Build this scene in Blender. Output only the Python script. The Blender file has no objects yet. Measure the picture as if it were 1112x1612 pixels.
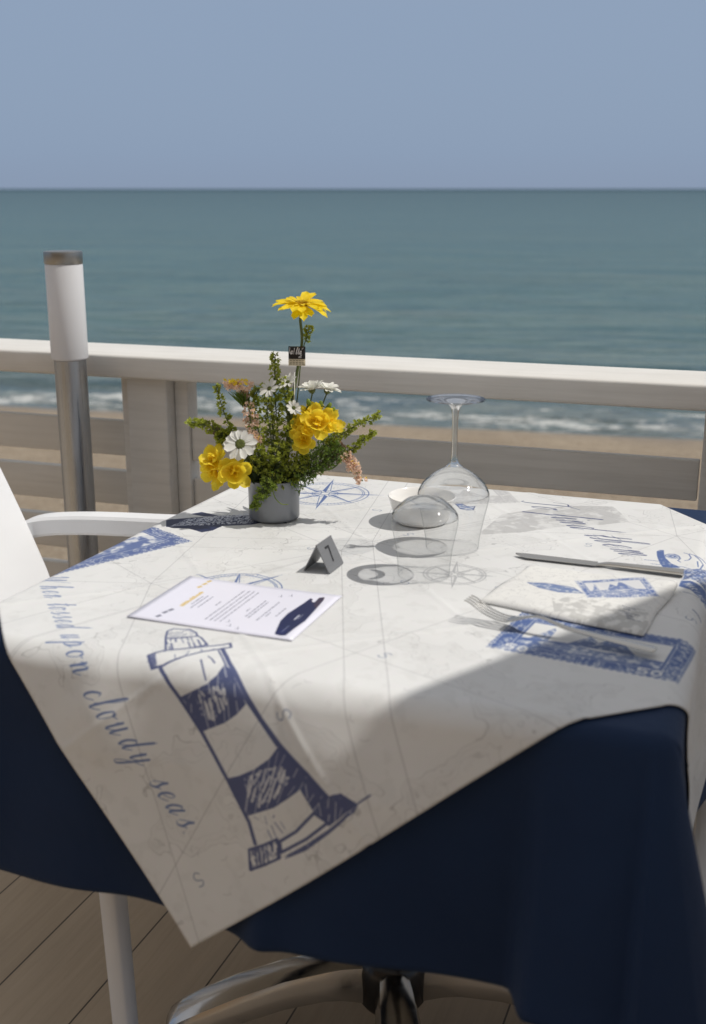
import bpy, bmesh, math, random
import numpy as np
from mathutils import Vector, Matrix

# ------------------------------------------------------------------ camera, sky, sun, exposure
scn = bpy.context.scene
R = math.radians
SUN_EL, SUN_AZ = 55.0, 93.0            # azimuth measured clockwise from +Y (straight out to sea)
CAM_Z = 1.23
cam_d = bpy.data.cameras.new('camera'); cam = bpy.data.objects.new('camera', cam_d)
scn.collection.objects.link(cam)
cam.location = (0, 0, CAM_Z); cam.rotation_euler = (R(90 - 15.775), 0, 0)
cam_d.sensor_fit = 'VERTICAL'; cam_d.sensor_height = 36.0; cam_d.lens = 1800.0 / 1612.0 * 36.0
cam_d.clip_start = 0.05; cam_d.clip_end = 60000
cam_d.dof.use_dof = True; cam_d.dof.focus_distance = 1.80; cam_d.dof.aperture_fstop = 4.3
scn.camera = cam

w = bpy.data.worlds.new("World"); scn.world = w; w.use_nodes = True
nt = w.node_tree; nt.nodes.clear()
wo = nt.nodes.new('ShaderNodeOutputWorld'); bg = nt.nodes.new('ShaderNodeBackground')
sky = nt.nodes.new('ShaderNodeTexSky'); sky.sky_type = 'NISHITA'; sky.sun_disc = False
sky.sun_elevation = R(SUN_EL); sky.sun_rotation = R(SUN_AZ); sky.dust_density = 2.0; sky.air_density = 1.0; sky.ozone_density = 1.0
geo = nt.nodes.new('ShaderNodeNewGeometry'); sep = nt.nodes.new('ShaderNodeSeparateXYZ')
tcw = nt.nodes.new('ShaderNodeTexCoord')
ramp = nt.nodes.new('ShaderNodeValToRGB')
nt.links.new(tcw.outputs['Generated'], sep.inputs[0]); nt.links.new(sep.outputs['Z'], ramp.inputs[0])
cr = ramp.color_ramp
cr.elements[0].position = 0.0; cr.elements[0].color = (.262, .335, .465, 1)
cr.elements[1].position = 1.0; cr.elements[1].color = (.475, .475, .485, 1)
e = cr.elements.new(.03); e.color = (.262, .346, .487, 1)
e = cr.elements.new(.14); e.color = (.275, .358, .497, 1)
e = cr.elements.new(.45); e.color = (.475, .475, .485, 1)
sc10 = nt.nodes.new('ShaderNodeMix'); sc10.data_type = 'RGBA'; sc10.blend_type = 'MULTIPLY'
sc10.inputs[0].default_value = 1.0; nt.links.new(ramp.outputs[0], sc10.inputs[6]); sc10.inputs[7].default_value = (10, 10, 10, 1)
mx = nt.nodes.new('ShaderNodeMix'); mx.data_type = 'RGBA'; mx.inputs[0].default_value = 0.93
nt.links.new(sky.outputs[0], mx.inputs[6]); nt.links.new(sc10.outputs[2], mx.inputs[7])
nt.links.new(mx.outputs[2], bg.inputs[0]); bg.inputs[1].default_value = 0.1
nt.links.new(bg.outputs[0], wo.inputs[0])

sd = bpy.data.lights.new('sun', 'SUN'); sd.energy = 3.25; sd.angle = R(0.53); sd.color = (1.0, .955, .89)
so = bpy.data.objects.new('sun', sd); scn.collection.objects.link(so)
sdir = Vector((math.cos(R(SUN_EL)) * math.sin(R(SUN_AZ)), math.cos(R(SUN_EL)) * math.cos(R(SUN_AZ)), math.sin(R(SUN_EL))))
so.rotation_euler = sdir.to_track_quat('Z', 'Y').to_euler(); so.location = sdir * 30
vs = scn.view_settings; vs.view_transform = 'Standard'; vs.look = 'None'; vs.exposure = 0.0; vs.gamma = 1.0
scn.cycles.max_bounces = 12; scn.cycles.transparent_max_bounces = 24
scn.cycles.caustics_refractive = False; scn.cycles.caustics_reflective = False
scn.cycles.sample_clamp_indirect = 6.0; scn.cycles.sample_clamp_direct = 6.0

# ------------------------------------------------------------------ helpers
rnd = random.Random(7)
col = scn.collection
def tag(o, label=None, cat=None, group=None, kind=None):
    if label: o['label'] = label
    if cat: o['category'] = cat
    if group: o['group'] = group
    if kind: o['kind'] = kind
    return o
def empty(name, loc=(0, 0, 0), rz=0.0, label=None, cat=None, group=None):
    o = bpy.data.objects.new(name, None); col.objects.link(o)
    o.location = loc; o.rotation_euler = (0, 0, rz); o.empty_display_size = .05
    return tag(o, label, cat, group)
def copy_tree(o, parent=None):
    c = o.copy(); col.objects.link(c); c.parent = parent
    for ch in list(o.children): copy_tree(ch, c)
    return c
class MB:
    def __init__(s): s.v = []; s.f = []; s.uv = None
    def add(s, vs_, fs):
        o = len(s.v); s.v += [tuple(p) for p in vs_]; s.f += [tuple(i + o for i in f) for f in fs]; return s
    def grid(s, pts, nu, nv, wrap=False):          # pts[i*nv+j]
        fs = []
        for i in range(nu - (0 if wrap else 1)):
            i2 = (i + 1) % nu
            for j in range(nv - 1):
                fs.append((i * nv + j, i2 * nv + j, i2 * nv + j + 1, i * nv + j + 1))
        return s.add(pts, fs)
    def box(s, c, size, rot=None, bev=0.0):
        bm = bmesh.new(); bmesh.ops.create_cube(bm, size=1.0)
        for v in bm.verts: v.co = Vector((v.co.x * size[0], v.co.y * size[1], v.co.z * size[2]))
        if bev: bmesh.ops.bevel(bm, geom=bm.edges[:], offset=bev, segments=3, profile=.5, affect='EDGES')
        M = Matrix.Translation(c) @ (rot.to_4x4() if rot is not None else Matrix())
        bm.verts.index_update()
        s.add([M @ v.co for v in bm.verts], [[v.index for v in f.verts] for f in bm.faces]); bm.free(); return s
    def lathe(s, prof, n=48, c=(0, 0, 0), cap0=False, cap1=False, sx=1.0, sy=1.0):
        pts = []
        for i in range(n):
            a = 2 * math.pi * i / n
            for r, z in prof: pts.append((c[0] + r * math.cos(a) * sx, c[1] + r * math.sin(a) * sy, c[2] + z))
        o = len(s.v); m = len(prof); s.grid(pts, n, m, True)
        if cap0: s.f.append(tuple(o + i * m for i in range(n))[::-1])
        if cap1: s.f.append(tuple(o + i * m + m - 1 for i in range(n)))
        return s
    def tube(s, path, rad, n=10, caps=True, sx=1.0):
        P = [Vector(p) for p in path]; m = len(P)
        rs = rad if hasattr(rad, '__len__') else [rad] * m
        up = Vector((0, 0, 1)); prev = None; rings = []
        for i in range(m):
            t = (P[min(i + 1, m - 1)] - P[max(i - 1, 0)]).normalized()
            if prev is None:
                x = t.cross(up)
                if x.length < 1e-3: x = t.cross(Vector((0, 1, 0)))
            else: x = prev - t * prev.dot(t)
            x.normalize(); y = t.cross(x); prev = x
            rings.append([P[i] + x * (rs[i] * math.cos(2 * math.pi * k / n) * sx) + y * (rs[i] * math.sin(2 * math.pi * k / n)) for k in range(n)])
        o = len(s.v); pts = [p for r_ in rings for p in r_]
        fs = []
        for i in range(m - 1):
            for k in range(n):
                k2 = (k + 1) % n; fs.append((i * n + k, i * n + k2, (i + 1) * n + k2, (i + 1) * n + k))
        if caps: fs += [tuple(range(n))[::-1], tuple((m - 1) * n + k for k in range(n))]
        return s.add(pts, fs)
    def loft(s, rings, caps=True):                   # rings: lists of same length, closed
        n = len(rings[0]); m = len(rings); fs = []
        for i in range(m - 1):
            for k in range(n):
                k2 = (k + 1) % n; fs.append((i * n + k, i * n + k2, (i + 1) * n + k2, (i + 1) * n + k))
        if caps: fs += [tuple(range(n))[::-1], tuple((m - 1) * n + k for k in range(n))]
        return s.add([p for r_ in rings for p in r_], fs)
    def build(s, name, mat, parent=None, smooth=True, auto=None, uvs=None):
        me = bpy.data.meshes.new(name); me.from_pydata([tuple(p) for p in s.v], [], s.f); me.update()
        bm = bmesh.new(); bm.from_mesh(me); bmesh.ops.recalc_face_normals(bm, faces=bm.faces); bm.to_mesh(me); bm.free()
        if uvs is not None:
            l = me.uv_layers.new(name='print')
            vi = np.empty(len(me.loops), dtype=np.int32); me.loops.foreach_get('vertex_index', vi)
            l.data.foreach_set('uv', np.asarray(uvs, dtype=np.float32)[vi].ravel())
        for p in me.polygons: p.use_smooth = smooth
        me.materials.append(mat)
        o = bpy.data.objects.new(name, me); col.objects.link(o)
        if parent is not None: o.parent = parent
        if auto is not None and smooth:
            try:
                me.set_sharp_from_angle(angle=R(auto))
            except Exception: pass
        return o
def spline(pts, n=8):
    P = [Vector(p) for p in pts]
    if len(P) < 3: return [P[0].lerp(P[-1], i / n) for i in range(n + 1)]
    P = [P[0] * 2 - P[1]] + P + [P[-1] * 2 - P[-2]]; out = []
    for i in range(1, len(P) - 2):
        a, b, c, d = P[i - 1:i + 3]
        for k in range(n):
            t = k / n
            out.append(.5 * ((2 * b) + (c - a) * t + (2 * a - 5 * b + 4 * c - d) * t * t + (3 * b - a - 3 * c + d) * t ** 3))
    out.append(P[-2]); return out

# ------------------------------------------------------------------ materials
class N:
    def __init__(s, name):
        s.m = bpy.data.materials.new(name); s.m.use_nodes = True; s.t = s.m.node_tree; s.t.nodes.clear()
        s.out = s.t.nodes.new('ShaderNodeOutputMaterial')
    def n(s, typ, **kw):
        nd = s.t.nodes.new(typ)
        for k, v in kw.items(): setattr(nd, k, v)
        return nd
    def l(s, a, b): s.t.links.new(a, b)
    def noise(s, scale, detail=4, vec=None, rough=.55, dist=0):
        nd = s.n('ShaderNodeTexNoise'); nd.inputs['Scale'].default_value = scale; nd.inputs['Detail'].default_value = detail
        nd.inputs['Roughness'].default_value = rough; nd.inputs['Distortion'].default_value = dist
        if vec is not None: s.l(vec, nd.inputs['Vector'])
        return nd
    def coord(s, scale=(1, 1, 1), rot=(0, 0, 0), out='Object', loc=(0, 0, 0)):
        tc = s.n('ShaderNodeTexCoord'); mp = s.n('ShaderNodeMapping')
        mp.inputs['Scale'].default_value = scale; mp.inputs['Rotation'].default_value = rot; mp.inputs['Location'].default_value = loc
        s.l(tc.outputs[out], mp.inputs[0]); return mp.outputs[0]
    def ramp(s, fac, stops):
        r = s.n('ShaderNodeValToRGB'); s.l(fac, r.inputs[0]); c = r.color_ramp
        while len(c.elements) < len(stops): c.elements.new(.5)
        for el, (p, cl) in zip(c.elements, stops):
            el.position = p; el.color = tuple(cl) + (1,) if hasattr(cl, '__len__') else (cl, cl, cl, 1)
        return r.outputs[0]
    def mix(s, fac, a, b, blend='MIX'):
        m = s.n('ShaderNodeMix'); m.data_type = 'RGBA'; m.blend_type = blend
        for sock, v in ((m.inputs[0], fac), (m.inputs[6], a), (m.inputs[7], b)):
            if isinstance(v, (int, float)): sock.default_value = v
            elif isinstance(v, tuple): sock.default_value = v + (1,) if len(v) == 3 else v
            else: s.l(v, sock)
        return m.outputs[2]
    def math(s, op, a, b=0.0, clamp=False):
        m = s.n('ShaderNodeMath'); m.operation = op; m.use_clamp = clamp
        for sock, v in ((m.inputs[0], a), (m.inputs[1], b)):
            if isinstance(v, (int, float)): sock.default_value = v
            else: s.l(v, sock)
        return m.outputs[0]
    def bump(s, h, strength=.3, dist=.01, normal=None):
        b = s.n('ShaderNodeBump'); b.inputs['Strength'].default_value = strength; b.inputs['Distance'].default_value = dist
        s.l(h, b.inputs['Height'])
        if normal is not None: s.l(normal, b.inputs['Normal'])
        return b.outputs[0]
    def pr(s, **kw):
        p = s.n('ShaderNodeBsdfPrincipled')
        for k, v in kw.items():
            k = k.replace('_', ' ')
            if isinstance(v, tuple): p.inputs[k].default_value = v + (1,) if len(v) == 3 and k != 'Normal' else v
            elif isinstance(v, (int, float)): p.inputs[k].default_value = v
            else: s.l(v, p.inputs[k])
        return p.outputs[0]
    def add_trans(s, sh, colr, fac, normal=None):
        t = s.n('ShaderNodeBsdfTranslucent'); 
        if isinstance(colr, tuple): t.inputs[0].default_value = colr + (1,)
        else: s.l(colr, t.inputs[0])
        if normal is not None: s.l(normal, t.inputs['Normal'])
        m = s.n('ShaderNodeMixShader'); m.inputs[0].default_value = fac; s.l(sh, m.inputs[1]); s.l(t.outputs[0], m.inputs[2]); return m.outputs[0]
    def done(s, sh): s.l(sh, s.out.inputs[0]); return s.m

def mat_simple(name, c, rough=.5, metal=0.0, var=.08, scale=30, bump=0.0, spec=.5, stretch=(1, 1, 1)):
    a = N(name); v = a.coord(stretch); nz = a.noise(scale, 5, v)
    lo = tuple(x * (1 - var) for x in c); hi = tuple(min(1, x * (1 + var)) for x in c)
    cc = a.ramp(nz.outputs[0], [(.3, lo), (.7, hi)])
    kw = dict(Base_Color=cc, Roughness=rough, Metallic=metal); 
    if bump: kw['Normal'] = a.bump(nz.outputs[0], bump, .002)
    s = a.n('ShaderNodeBsdfPrincipled'); s.inputs['Specular IOR Level'].default_value = spec
    a.l(cc, s.inputs['Base Color']); s.inputs['Roughness'].default_value = rough; s.inputs['Metallic'].default_value = metal
    if bump: a.l(kw['Normal'], s.inputs['Normal'])
    return a.done(s.outputs[0])

def mat_white_wood():
    a = N('white_painted_wood'); v = a.coord((1.2, 26, 26)); nz = a.noise(3.5, 6, v, .6)
    v2 = a.coord((3, 3, 3)); n2 = a.noise(2.2, 4, v2)
    c = a.ramp(nz.outputs[0], [(.2, (.60, .585, .55)), (.55, (.70, .685, .65)), (.8, (.73, .715, .68))])
    c = a.mix(a.ramp(n2.outputs[0], [(.35, 0), (.75, .35)]), c, (.52, .50, .46))
    return a.done(a.pr(Base_Color=c, Roughness=.55, Normal=a.bump(nz.outputs[0], .35, .003)))
def mat_plastic_white():
    a = N('white_chair_resin'); nz = a.noise(400, 3, a.coord()); n2 = a.noise(5, 4, a.coord())
    c = a.ramp(n2.outputs[0], [(.3, (.73, .74, .76)), (.7, (.80, .81, .825))])
    return a.done(a.pr(Base_Color=c, Roughness=.42, Normal=a.bump(nz.outputs[0], .08, .0005)))
def mat_steel(name='brushed_steel', c=(.42, .44, .47), rough=.30, stretch=(90, 90, 1.5), sc=8):
    a = N(name); nz = a.noise(sc, 5, a.coord(stretch)); n2 = a.noise(14, 4, a.coord())
    cc = a.mix(a.ramp(n2.outputs[0], [(.4, 0), (.75, .25)]), c, tuple(x * .7 for x in c))
    rr = a.ramp(nz.outputs[0], [(.3, rough * .75), (.7, rough * 1.35)])
    p = a.n('ShaderNodeBsdfPrincipled'); a.l(cc, p.inputs['Base Color']); p.inputs['Metallic'].default_value = 1.0
    a.l(rr, p.inputs['Roughness']); p.inputs['Anisotropic'].default_value = .4
    a.l(a.bump(nz.outputs[0], .06, .001), p.inputs['Normal'])
    return a.done(p.outputs[0])
def mat_deck():
    a = N('deck_planks'); v = a.coord(rot=(0, 0, 0))
    bt = a.n('ShaderNodeTexBrick'); a.l(v, bt.inputs['Vector'])
    bt.inputs['Scale'].default_value = 1.0; bt.inputs['Brick Width'].default_value = 1.22; bt.inputs['Row Height'].default_value = .1555
    bt.inputs['Mortar Size'].default_value = .0017; bt.inputs['Mortar Smooth'].default_value = .2; bt.offset = .37; bt.offset_frequency = 2
    bt.inputs['Color1'].default_value = (.0, .0, .0, 1); bt.inputs['Color2'].default_value = (1, 1, 1, 1); bt.inputs['Mortar'].default_value = (.5, .5, .5, 1)
    g = a.noise(2.2, 8, a.coord((1.6, 34, 1)), .62, .6); g2 = a.noise(3, 4, a.coord((1, 4, 1)))
    c1 = a.ramp(g.outputs[0], [(.25, (.36, .275, .185)), (.5, (.50, .395, .28)), (.75, (.57, .46, .335))])
    c2 = a.mix(.45, c1, a.ramp(bt.outputs['Color'], [(0, (.38, .30, .205)), (1, (.56, .455, .335))]))
    c3 = a.mix(a.ramp(g2.outputs[0], [(.35, 0), (.8, .4)]), c2, (.34, .27, .195))
    c4 = a.mix(bt.outputs['Fac'], c3, (.085, .066, .048))
    h = a.math('SUBTRACT', a.math('MULTIPLY', g.outputs[0], .25), bt.outputs['Fac'])
    return a.done(a.pr(Base_Color=c4, Roughness=.5, Normal=a.bump(h, .5, .0035)))
def mat_sand():
    a = N('beach_sand'); v = a.coord(); n1 = a.noise(1.1, 6, v, .6); n2 = a.noise(9, 8, v, .7); n3 = a.noise(120, 5, v, .7)
    c = a.ramp(n1.outputs[0], [(.3, (.30, .235, .165)), (.7, (.40, .325, .235))])
    c = a.mix(a.ramp(n2.outputs[0], [(.42, 0), (.68, .55)]), c, (.24, .185, .13))
    c = a.mix(a.ramp(n3.outputs[0], [(.60, 0), (.72, .7)]), c, (.14, .11, .085))
    c = a.mix(a.ramp(a.noise(20, 4, v, .7).outputs[0], [(.54, 0), (.64, .65)]), c, (.17, .125, .085)); c = a.mix(a.ramp(a.noise(27, 3, v, .6).outputs[0], [(.60, 0), (.68, .75)]), c, (.52, .45, .36))
    c = a.mix(a.ramp(a.noise(75, 3, v).outputs[0], [(.66, 0), (.74, .8)]), c, (.60, .54, .45))
    sp = a.n('ShaderNodeSeparateXYZ'); a.l(v, sp.inputs[0])
    wl = a.math('ADD', sp.outputs[1], a.math('MULTIPLY', a.math('SUBTRACT', a.noise(.5, 4, v).outputs[0], .5), 1.4))
    wet = a.ramp(a.math('ADD', a.math('MULTIPLY', wl, .25), .5), [(.30, 0), (.40, .25), (.455, .85)])   # darker and smoother where the swash wets it
    c = a.mix(wet, c, (.21, .18, .15))
    h = a.math('ADD', a.math('MULTIPLY', n2.outputs[0], 1.0), a.math('MULTIPLY', n3.outputs[0], .25))
    rr = a.math('SUBTRACT', .9, a.math('MULTIPLY', wet, .55))
    return a.done(a.pr(Base_Color=c, Roughness=rr, Normal=a.bump(h, .9, .05)))
def mat_sea():
    a = N('sea_water'); v = a.coord(); sp = a.n('ShaderNodeSeparateXYZ'); a.l(v, sp.inputs[0]); y = sp.outputs[1]
    ly = a.math('LOGARITHM', a.math('MAXIMUM', a.math('ADD', y, 1.0), .3), 10.0)       # 0 at the shore, 3.3 two km out
    big = a.noise(.03, 3, a.coord((.35, 1, 1))); mid = a.noise(.4, 4, a.coord((.22, 1, 1)))
    t = a.math('ADD', a.math('DIVIDE', ly, 4.0), a.math('MULTIPLY', a.math('SUBTRACT', big.outputs[0], .5), .10))
    c = a.ramp(t, [(.0, (.125, .118, .095)), (.10, (.080, .098, .082)), (.22, (.062, .122, .104)), (.36, (.047, .110, .101)), (.52, (.039, .090, .097)), (.68, (.034, .074, .088)), (.80, (.026, .058, .074)), (.92, (.019, .044, .060))])
    c = a.mix(a.ramp(mid.outputs[0], [(.35, 0), (.75, .35)]), c, (.045, .085, .088))
    rip = a.noise(1.5, 6, a.coord((.38, 1, 1)), .68, .8); c = a.mix(a.ramp(rip.outputs[0], [(.38, .50), (.52, 0)]), c, (.018, .052, .056)); c = a.mix(a.ramp(rip.outputs[0], [(.55, 0), (.72, .45)]), c, (.085, .150, .150))  # ripple shading put into the water colour: darker faces, paler crests
    # ripples, small ones die out with distance because they are finer than a pixel there
    n1 = a.noise(.8, 5, a.coord((.5, 1, 1)), .62, .5); n2 = a.noise(3.4, 4, a.coord((.5, 1, 1)), .6, .5); n3 = a.noise(.14, 5, a.coord((.4, 1, 1)), .65, .6)
    h = a.math('ADD', a.math('ADD', a.math('MULTIPLY', n1.outputs[0], .70), a.math('MULTIPLY', n2.outputs[0], .16)), a.math('MULTIPLY', n3.outputs[0], 3.2))
    nrm = a.bump(h, .55, 1.0)
    # foam: two broken breaker lines and a swash edge, measured seaward from the waterline
    wob = a.noise(.28, 3, a.coord((1, .4, 1))); fn = a.noise(2.2, 7, a.coord((.55, 1.5, 1)), .68, .5); fine = a.noise(9, 6, a.coord((.6, 1.3, 1)), .72, .4)
    yw = a.math('ADD', y, a.math('MULTIPLY', a.math('SUBTRACT', wob.outputs[0], .5), 1.5))
    band = a.ramp(a.math('DIVIDE', a.math('ADD', yw, 1.0), 7.0), [(.10, .0), (.122, .30), (.142, .22), (.165, .48), (.215, .40), (.26, .14), (.35, .05), (.41, .17), (.45, .04), (.60, .02), (.70, .0)])
    f = a.math('ADD', band, a.math('MULTIPLY', a.math('SUBTRACT', fn.outputs[0], .5), 2.6))
    f = a.math('ADD', f, a.math('MULTIPLY', a.math('SUBTRACT', fine.outputs[0], .5), 1.6))
    f = a.math('MULTIPLY', f, a.ramp(band, [(.02, 0), (.2, 1)]))
    foam = a.ramp(f, [(.32, 0), (.66, .66)])
    d = a.n('ShaderNodeBsdfDiffuse'); a.l(a.mix(foam, c, (.72, .72, .70)), d.inputs[0]); a.l(nrm, d.inputs['Normal'])
    g = a.n('ShaderNodeBsdfGlossy'); g.inputs['Roughness'].default_value = .14; a.l(nrm, g.inputs['Normal']); g.inputs[0].default_value = (.66, .78, .80, 1)
    fr = a.n('ShaderNodeFresnel'); fr.inputs[0].default_value = 1.33; a.l(nrm, fr.inputs['Normal'])
    fac = a.math('MULTIPLY', a.math('MINIMUM', fr.outputs[0], .50), a.math('SUBTRACT', 1.0, foam))
    fac = a.math('MULTIPLY', fac, a.ramp(t, [(.45, 1.0), (.70, .80), (.80, .55), (.92, .25)]))
    m = a.n('ShaderNodeMixShader'); a.l(fac, m.inputs[0]); a.l(d.outputs[0], m.inputs[1]); a.l(g.outputs[0], m.inputs[2])
    return a.done(m.outputs[0])
def mat_navy():
    a = N('navy_cotton'); v = a.coord((900, 900, 900)); wv = a.noise(1.0, 2, v); n2 = a.noise(6, 5, a.coord())
    c = a.ramp(n2.outputs[0], [(.3, (.0045, .0165, .051)), (.7, (.0066, .022, .065))])
    p = a.n('ShaderNodeBsdfPrincipled'); a.l(c, p.inputs['Base Color']); p.inputs['Roughness'].default_value = .75
    p.inputs['Sheen Weight'].default_value = .12; p.inputs['Sheen Roughness'].default_value = .5; p.inputs['Sheen Tint'].default_value = (.25, .35, .6, 1)
    p.inputs['Specular IOR Level'].default_value = .25
    a.l(a.bump(wv.outputs[0], .25, .0006, a.bump(a.noise(22, 6, a.coord((1, 1, .6)), .6, .6).outputs[0], .22, .006, a.bump(n2.outputs[0], .4, .015))), p.inputs['Normal'])
    return a.done(p.outputs[0])
def mat_print(name, img, rough=.5, wrinkle=.0, trans=.12, spec=.35, tint=(1, 1, 1), detail=True):
    a = N(name); tx = a.n('ShaderNodeTexImage'); tx.image = img; tx.extension = 'EXTEND'; tx.interpolation = 'Cubic'
    uv = a.n('ShaderNodeUVMap'); uv.uv_map = 'print'; a.l(uv.outputs[0], tx.inputs[0])
    n2 = a.noise(9, 6, a.coord((1, 1, 1)), .6); n3 = a.noise(3.2, 3, a.coord(), .5, .8)
    c = a.mix(1.0, tx.outputs[0], a.ramp(n2.outputs[0], [(.3, tuple(.955 * t for t in tint)), (.7, tint)]), 'MULTIPLY')
    p = a.n('ShaderNodeBsdfPrincipled'); a.l(c, p.inputs['Base Color']); p.inputs['Roughness'].default_value = rough; p.inputs['Specular IOR Level'].default_value = spec
    nn = a.bump(n3.outputs[0], wrinkle, .02)
    if detail: nn = a.bump(a.noise(700, 2, a.coord()).outputs[0], .12, .0006, nn)
    a.l(nn, p.inputs['Normal'])
    return a.done(a.add_trans(p.outputs[0], c, trans))
def mat_glass(name, tint=(.965, .968, .970), lo=.035, hi=.75, rough=.02):
    # thin blown glass: clear where seen straight on, mirror-like towards its rim
    a = N(name); lw = a.n('ShaderNodeLayerWeight'); lw.inputs[0].default_value = .5
    fac = a.ramp(lw.outputs['Facing'], [(.0, lo), (.60, lo + .02), (.86, lo + .12), (.97, hi)])
    t = a.n('ShaderNodeBsdfTransparent')
    tc = a.ramp(lw.outputs['Facing'], [(.0, tint), (.75, tuple(.96 * x for x in tint)), (.97, (.55, .58, .60))]); a.l(tc, t.inputs[0])
    g = a.n('ShaderNodeBsdfGlossy'); g.inputs['Roughness'].default_value = rough
    m = a.n('ShaderNodeMixShader'); a.l(fac, m.inputs[0]); a.l(t.outputs[0], m.inputs[1]); a.l(g.outputs[0], m.inputs[2])
    return a.done(m.outputs[0])
def mat_glass_dome(name, clear=.90, tint=(.975, .980, .985), fior=1.45):
    # the thick, rounded part of the glass: bends what is behind it, catches the sun, and lets part of the light straight through
    a = N(name); t = a.n('ShaderNodeBsdfTransparent'); t.inputs[0].default_value = tint + (1,)
    g = a.n('ShaderNodeBsdfGlass'); g.inputs['IOR'].default_value = 1.45; g.inputs['Roughness'].default_value = .035; g.inputs[0].default_value = (.97, .985, .995, 1)
    s_ = a.n('ShaderNodeBsdfGlossy'); s_.inputs['Roughness'].default_value = .06
    lw = a.n('ShaderNodeFresnel'); lw.inputs[0].default_value = fior
    m0 = a.n('ShaderNodeMixShader'); m0.inputs[0].default_value = clear; a.l(g.outputs[0], m0.inputs[1]); a.l(t.outputs[0], m0.inputs[2])
    m = a.n('ShaderNodeMixShader'); a.l(lw.outputs[0], m.inputs[0]); a.l(m0.outputs[0], m.inputs[1]); a.l(s_.outputs[0], m.inputs[2])
    return a.done(m.outputs[0])
def mat_petal(name, c, tr, var=.15, veins=60, fac=.35, tip=None):
    a = N(name); nz = a.noise(veins, 4, a.coord()); 
    lo = tuple(x * (1 - var) for x in c); cc = a.ramp(nz.outputs[0], [(.3, lo), (.7, c)])
    p = a.pr(Base_Color=cc, Roughness=.55)
    return a.done(a.add_trans(p, tr, fac))

M = {}
M['wood'] = mat_white_wood(); M['plastic'] = mat_plastic_white(); M['steel'] = mat_steel()
M['capsteel'] = mat_simple('satin_steel_cap', (.33, .325, .31), .38, 1.0, .06, 6, .0); M['deck'] = mat_deck(); M['sand'] = mat_sand(); M['sea'] = mat_sea(); M['navy'] = mat_navy()
M['chrome'] = mat_steel('polished_aluminium', (.54, .535, .53), .17, (12, 12, 12), 5)
M['black'] = mat_simple('black_enamel', (.012, .012, .014), .25)
M['cutlery'] = mat_steel('cutlery_steel', (.62, .60, .56), .2, (30, 30, 30), 6)
M['plate'] = mat_simple('brushed_number_plate', (.21, .215, .225), .5, .35, .06, 5, .05, .4, (4, 160, 160))
M['lampshade'] = (lambda a: a.done(a.add_trans(a.pr(Base_Color=a.ramp(a.noise(8, 3, a.coord()).outputs[0], [(.3, (.74, .745, .76)), (.7, (.78, .785, .80))]), Roughness=.38), (.75, .75, .78), .25)))(N('opal_lamp_plastic'))
M['pot'] = mat_simple('grey_zinc_pot', (.20, .212, .232), .30, 0.25, .10, 22, .05)
M['ceramic'] = mat_simple('white_ceramic', (.78, .77, .75), .18, 0, .03, 20)
M['glass'] = mat_glass('clear_glass'); M['glass_thick'] = mat_glass_dome('thick_clear_glass'); M['glass_stem'] = mat_glass_dome('glass_stem', .45); M['glass_foot'] = mat_glass_dome('glass_foot', .93, (.97, .975, .98), 1.18)
M['canvas'] = mat_simple('cream_canvas', (.72, .69, .62), .8, 0, .05, 60, .1)
M['timber'] = mat_simple('warm_timber', (.64, .47, .30), .6, 0, .18, 6, .2, .4, (1, 1, 12)); M['dark_pane'] = mat_simple('dark_window_pane', (.03, .035, .04), .08)
M['ink'] = mat_simple('black_ink', (.018, .018, .02), .5)
# ------------------------------------------------------------------ the prints: drawn here stroke by stroke in numpy
def vnoise(h, w_, cells, seed, octaves=3):
    r = np.random.RandomState(seed); out = np.zeros((h, w_), np.float32); amp = 1.0; tot = 0
    for o_ in range(octaves):
        cx = max(2, int(cells * 2 ** o_)); cy = max(2, int(cells * 2 ** o_ * h / w_))
        g = r.rand(cy + 2, cx + 2).astype(np.float32)
        yy = np.linspace(0, cy, h, endpoint=False); xx = np.linspace(0, cx, w_, endpoint=False)
        y0 = yy.astype(int); x0 = xx.astype(int); fy = (yy - y0)[:, None]; fx = (xx - x0)[None]
        fy = fy * fy * (3 - 2 * fy); fx = fx * fx * (3 - 2 * fx)
        a = g[y0][:, x0]; b_ = g[y0][:, x0 + 1]; c = g[y0 + 1][:, x0]; d_ = g[y0 + 1][:, x0 + 1]
        out += amp * ((a * (1 - fx) + b_ * fx) * (1 - fy) + (c * (1 - fx) + d_ * fx) * fy); tot += amp; amp *= .55
    return out / tot
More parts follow.
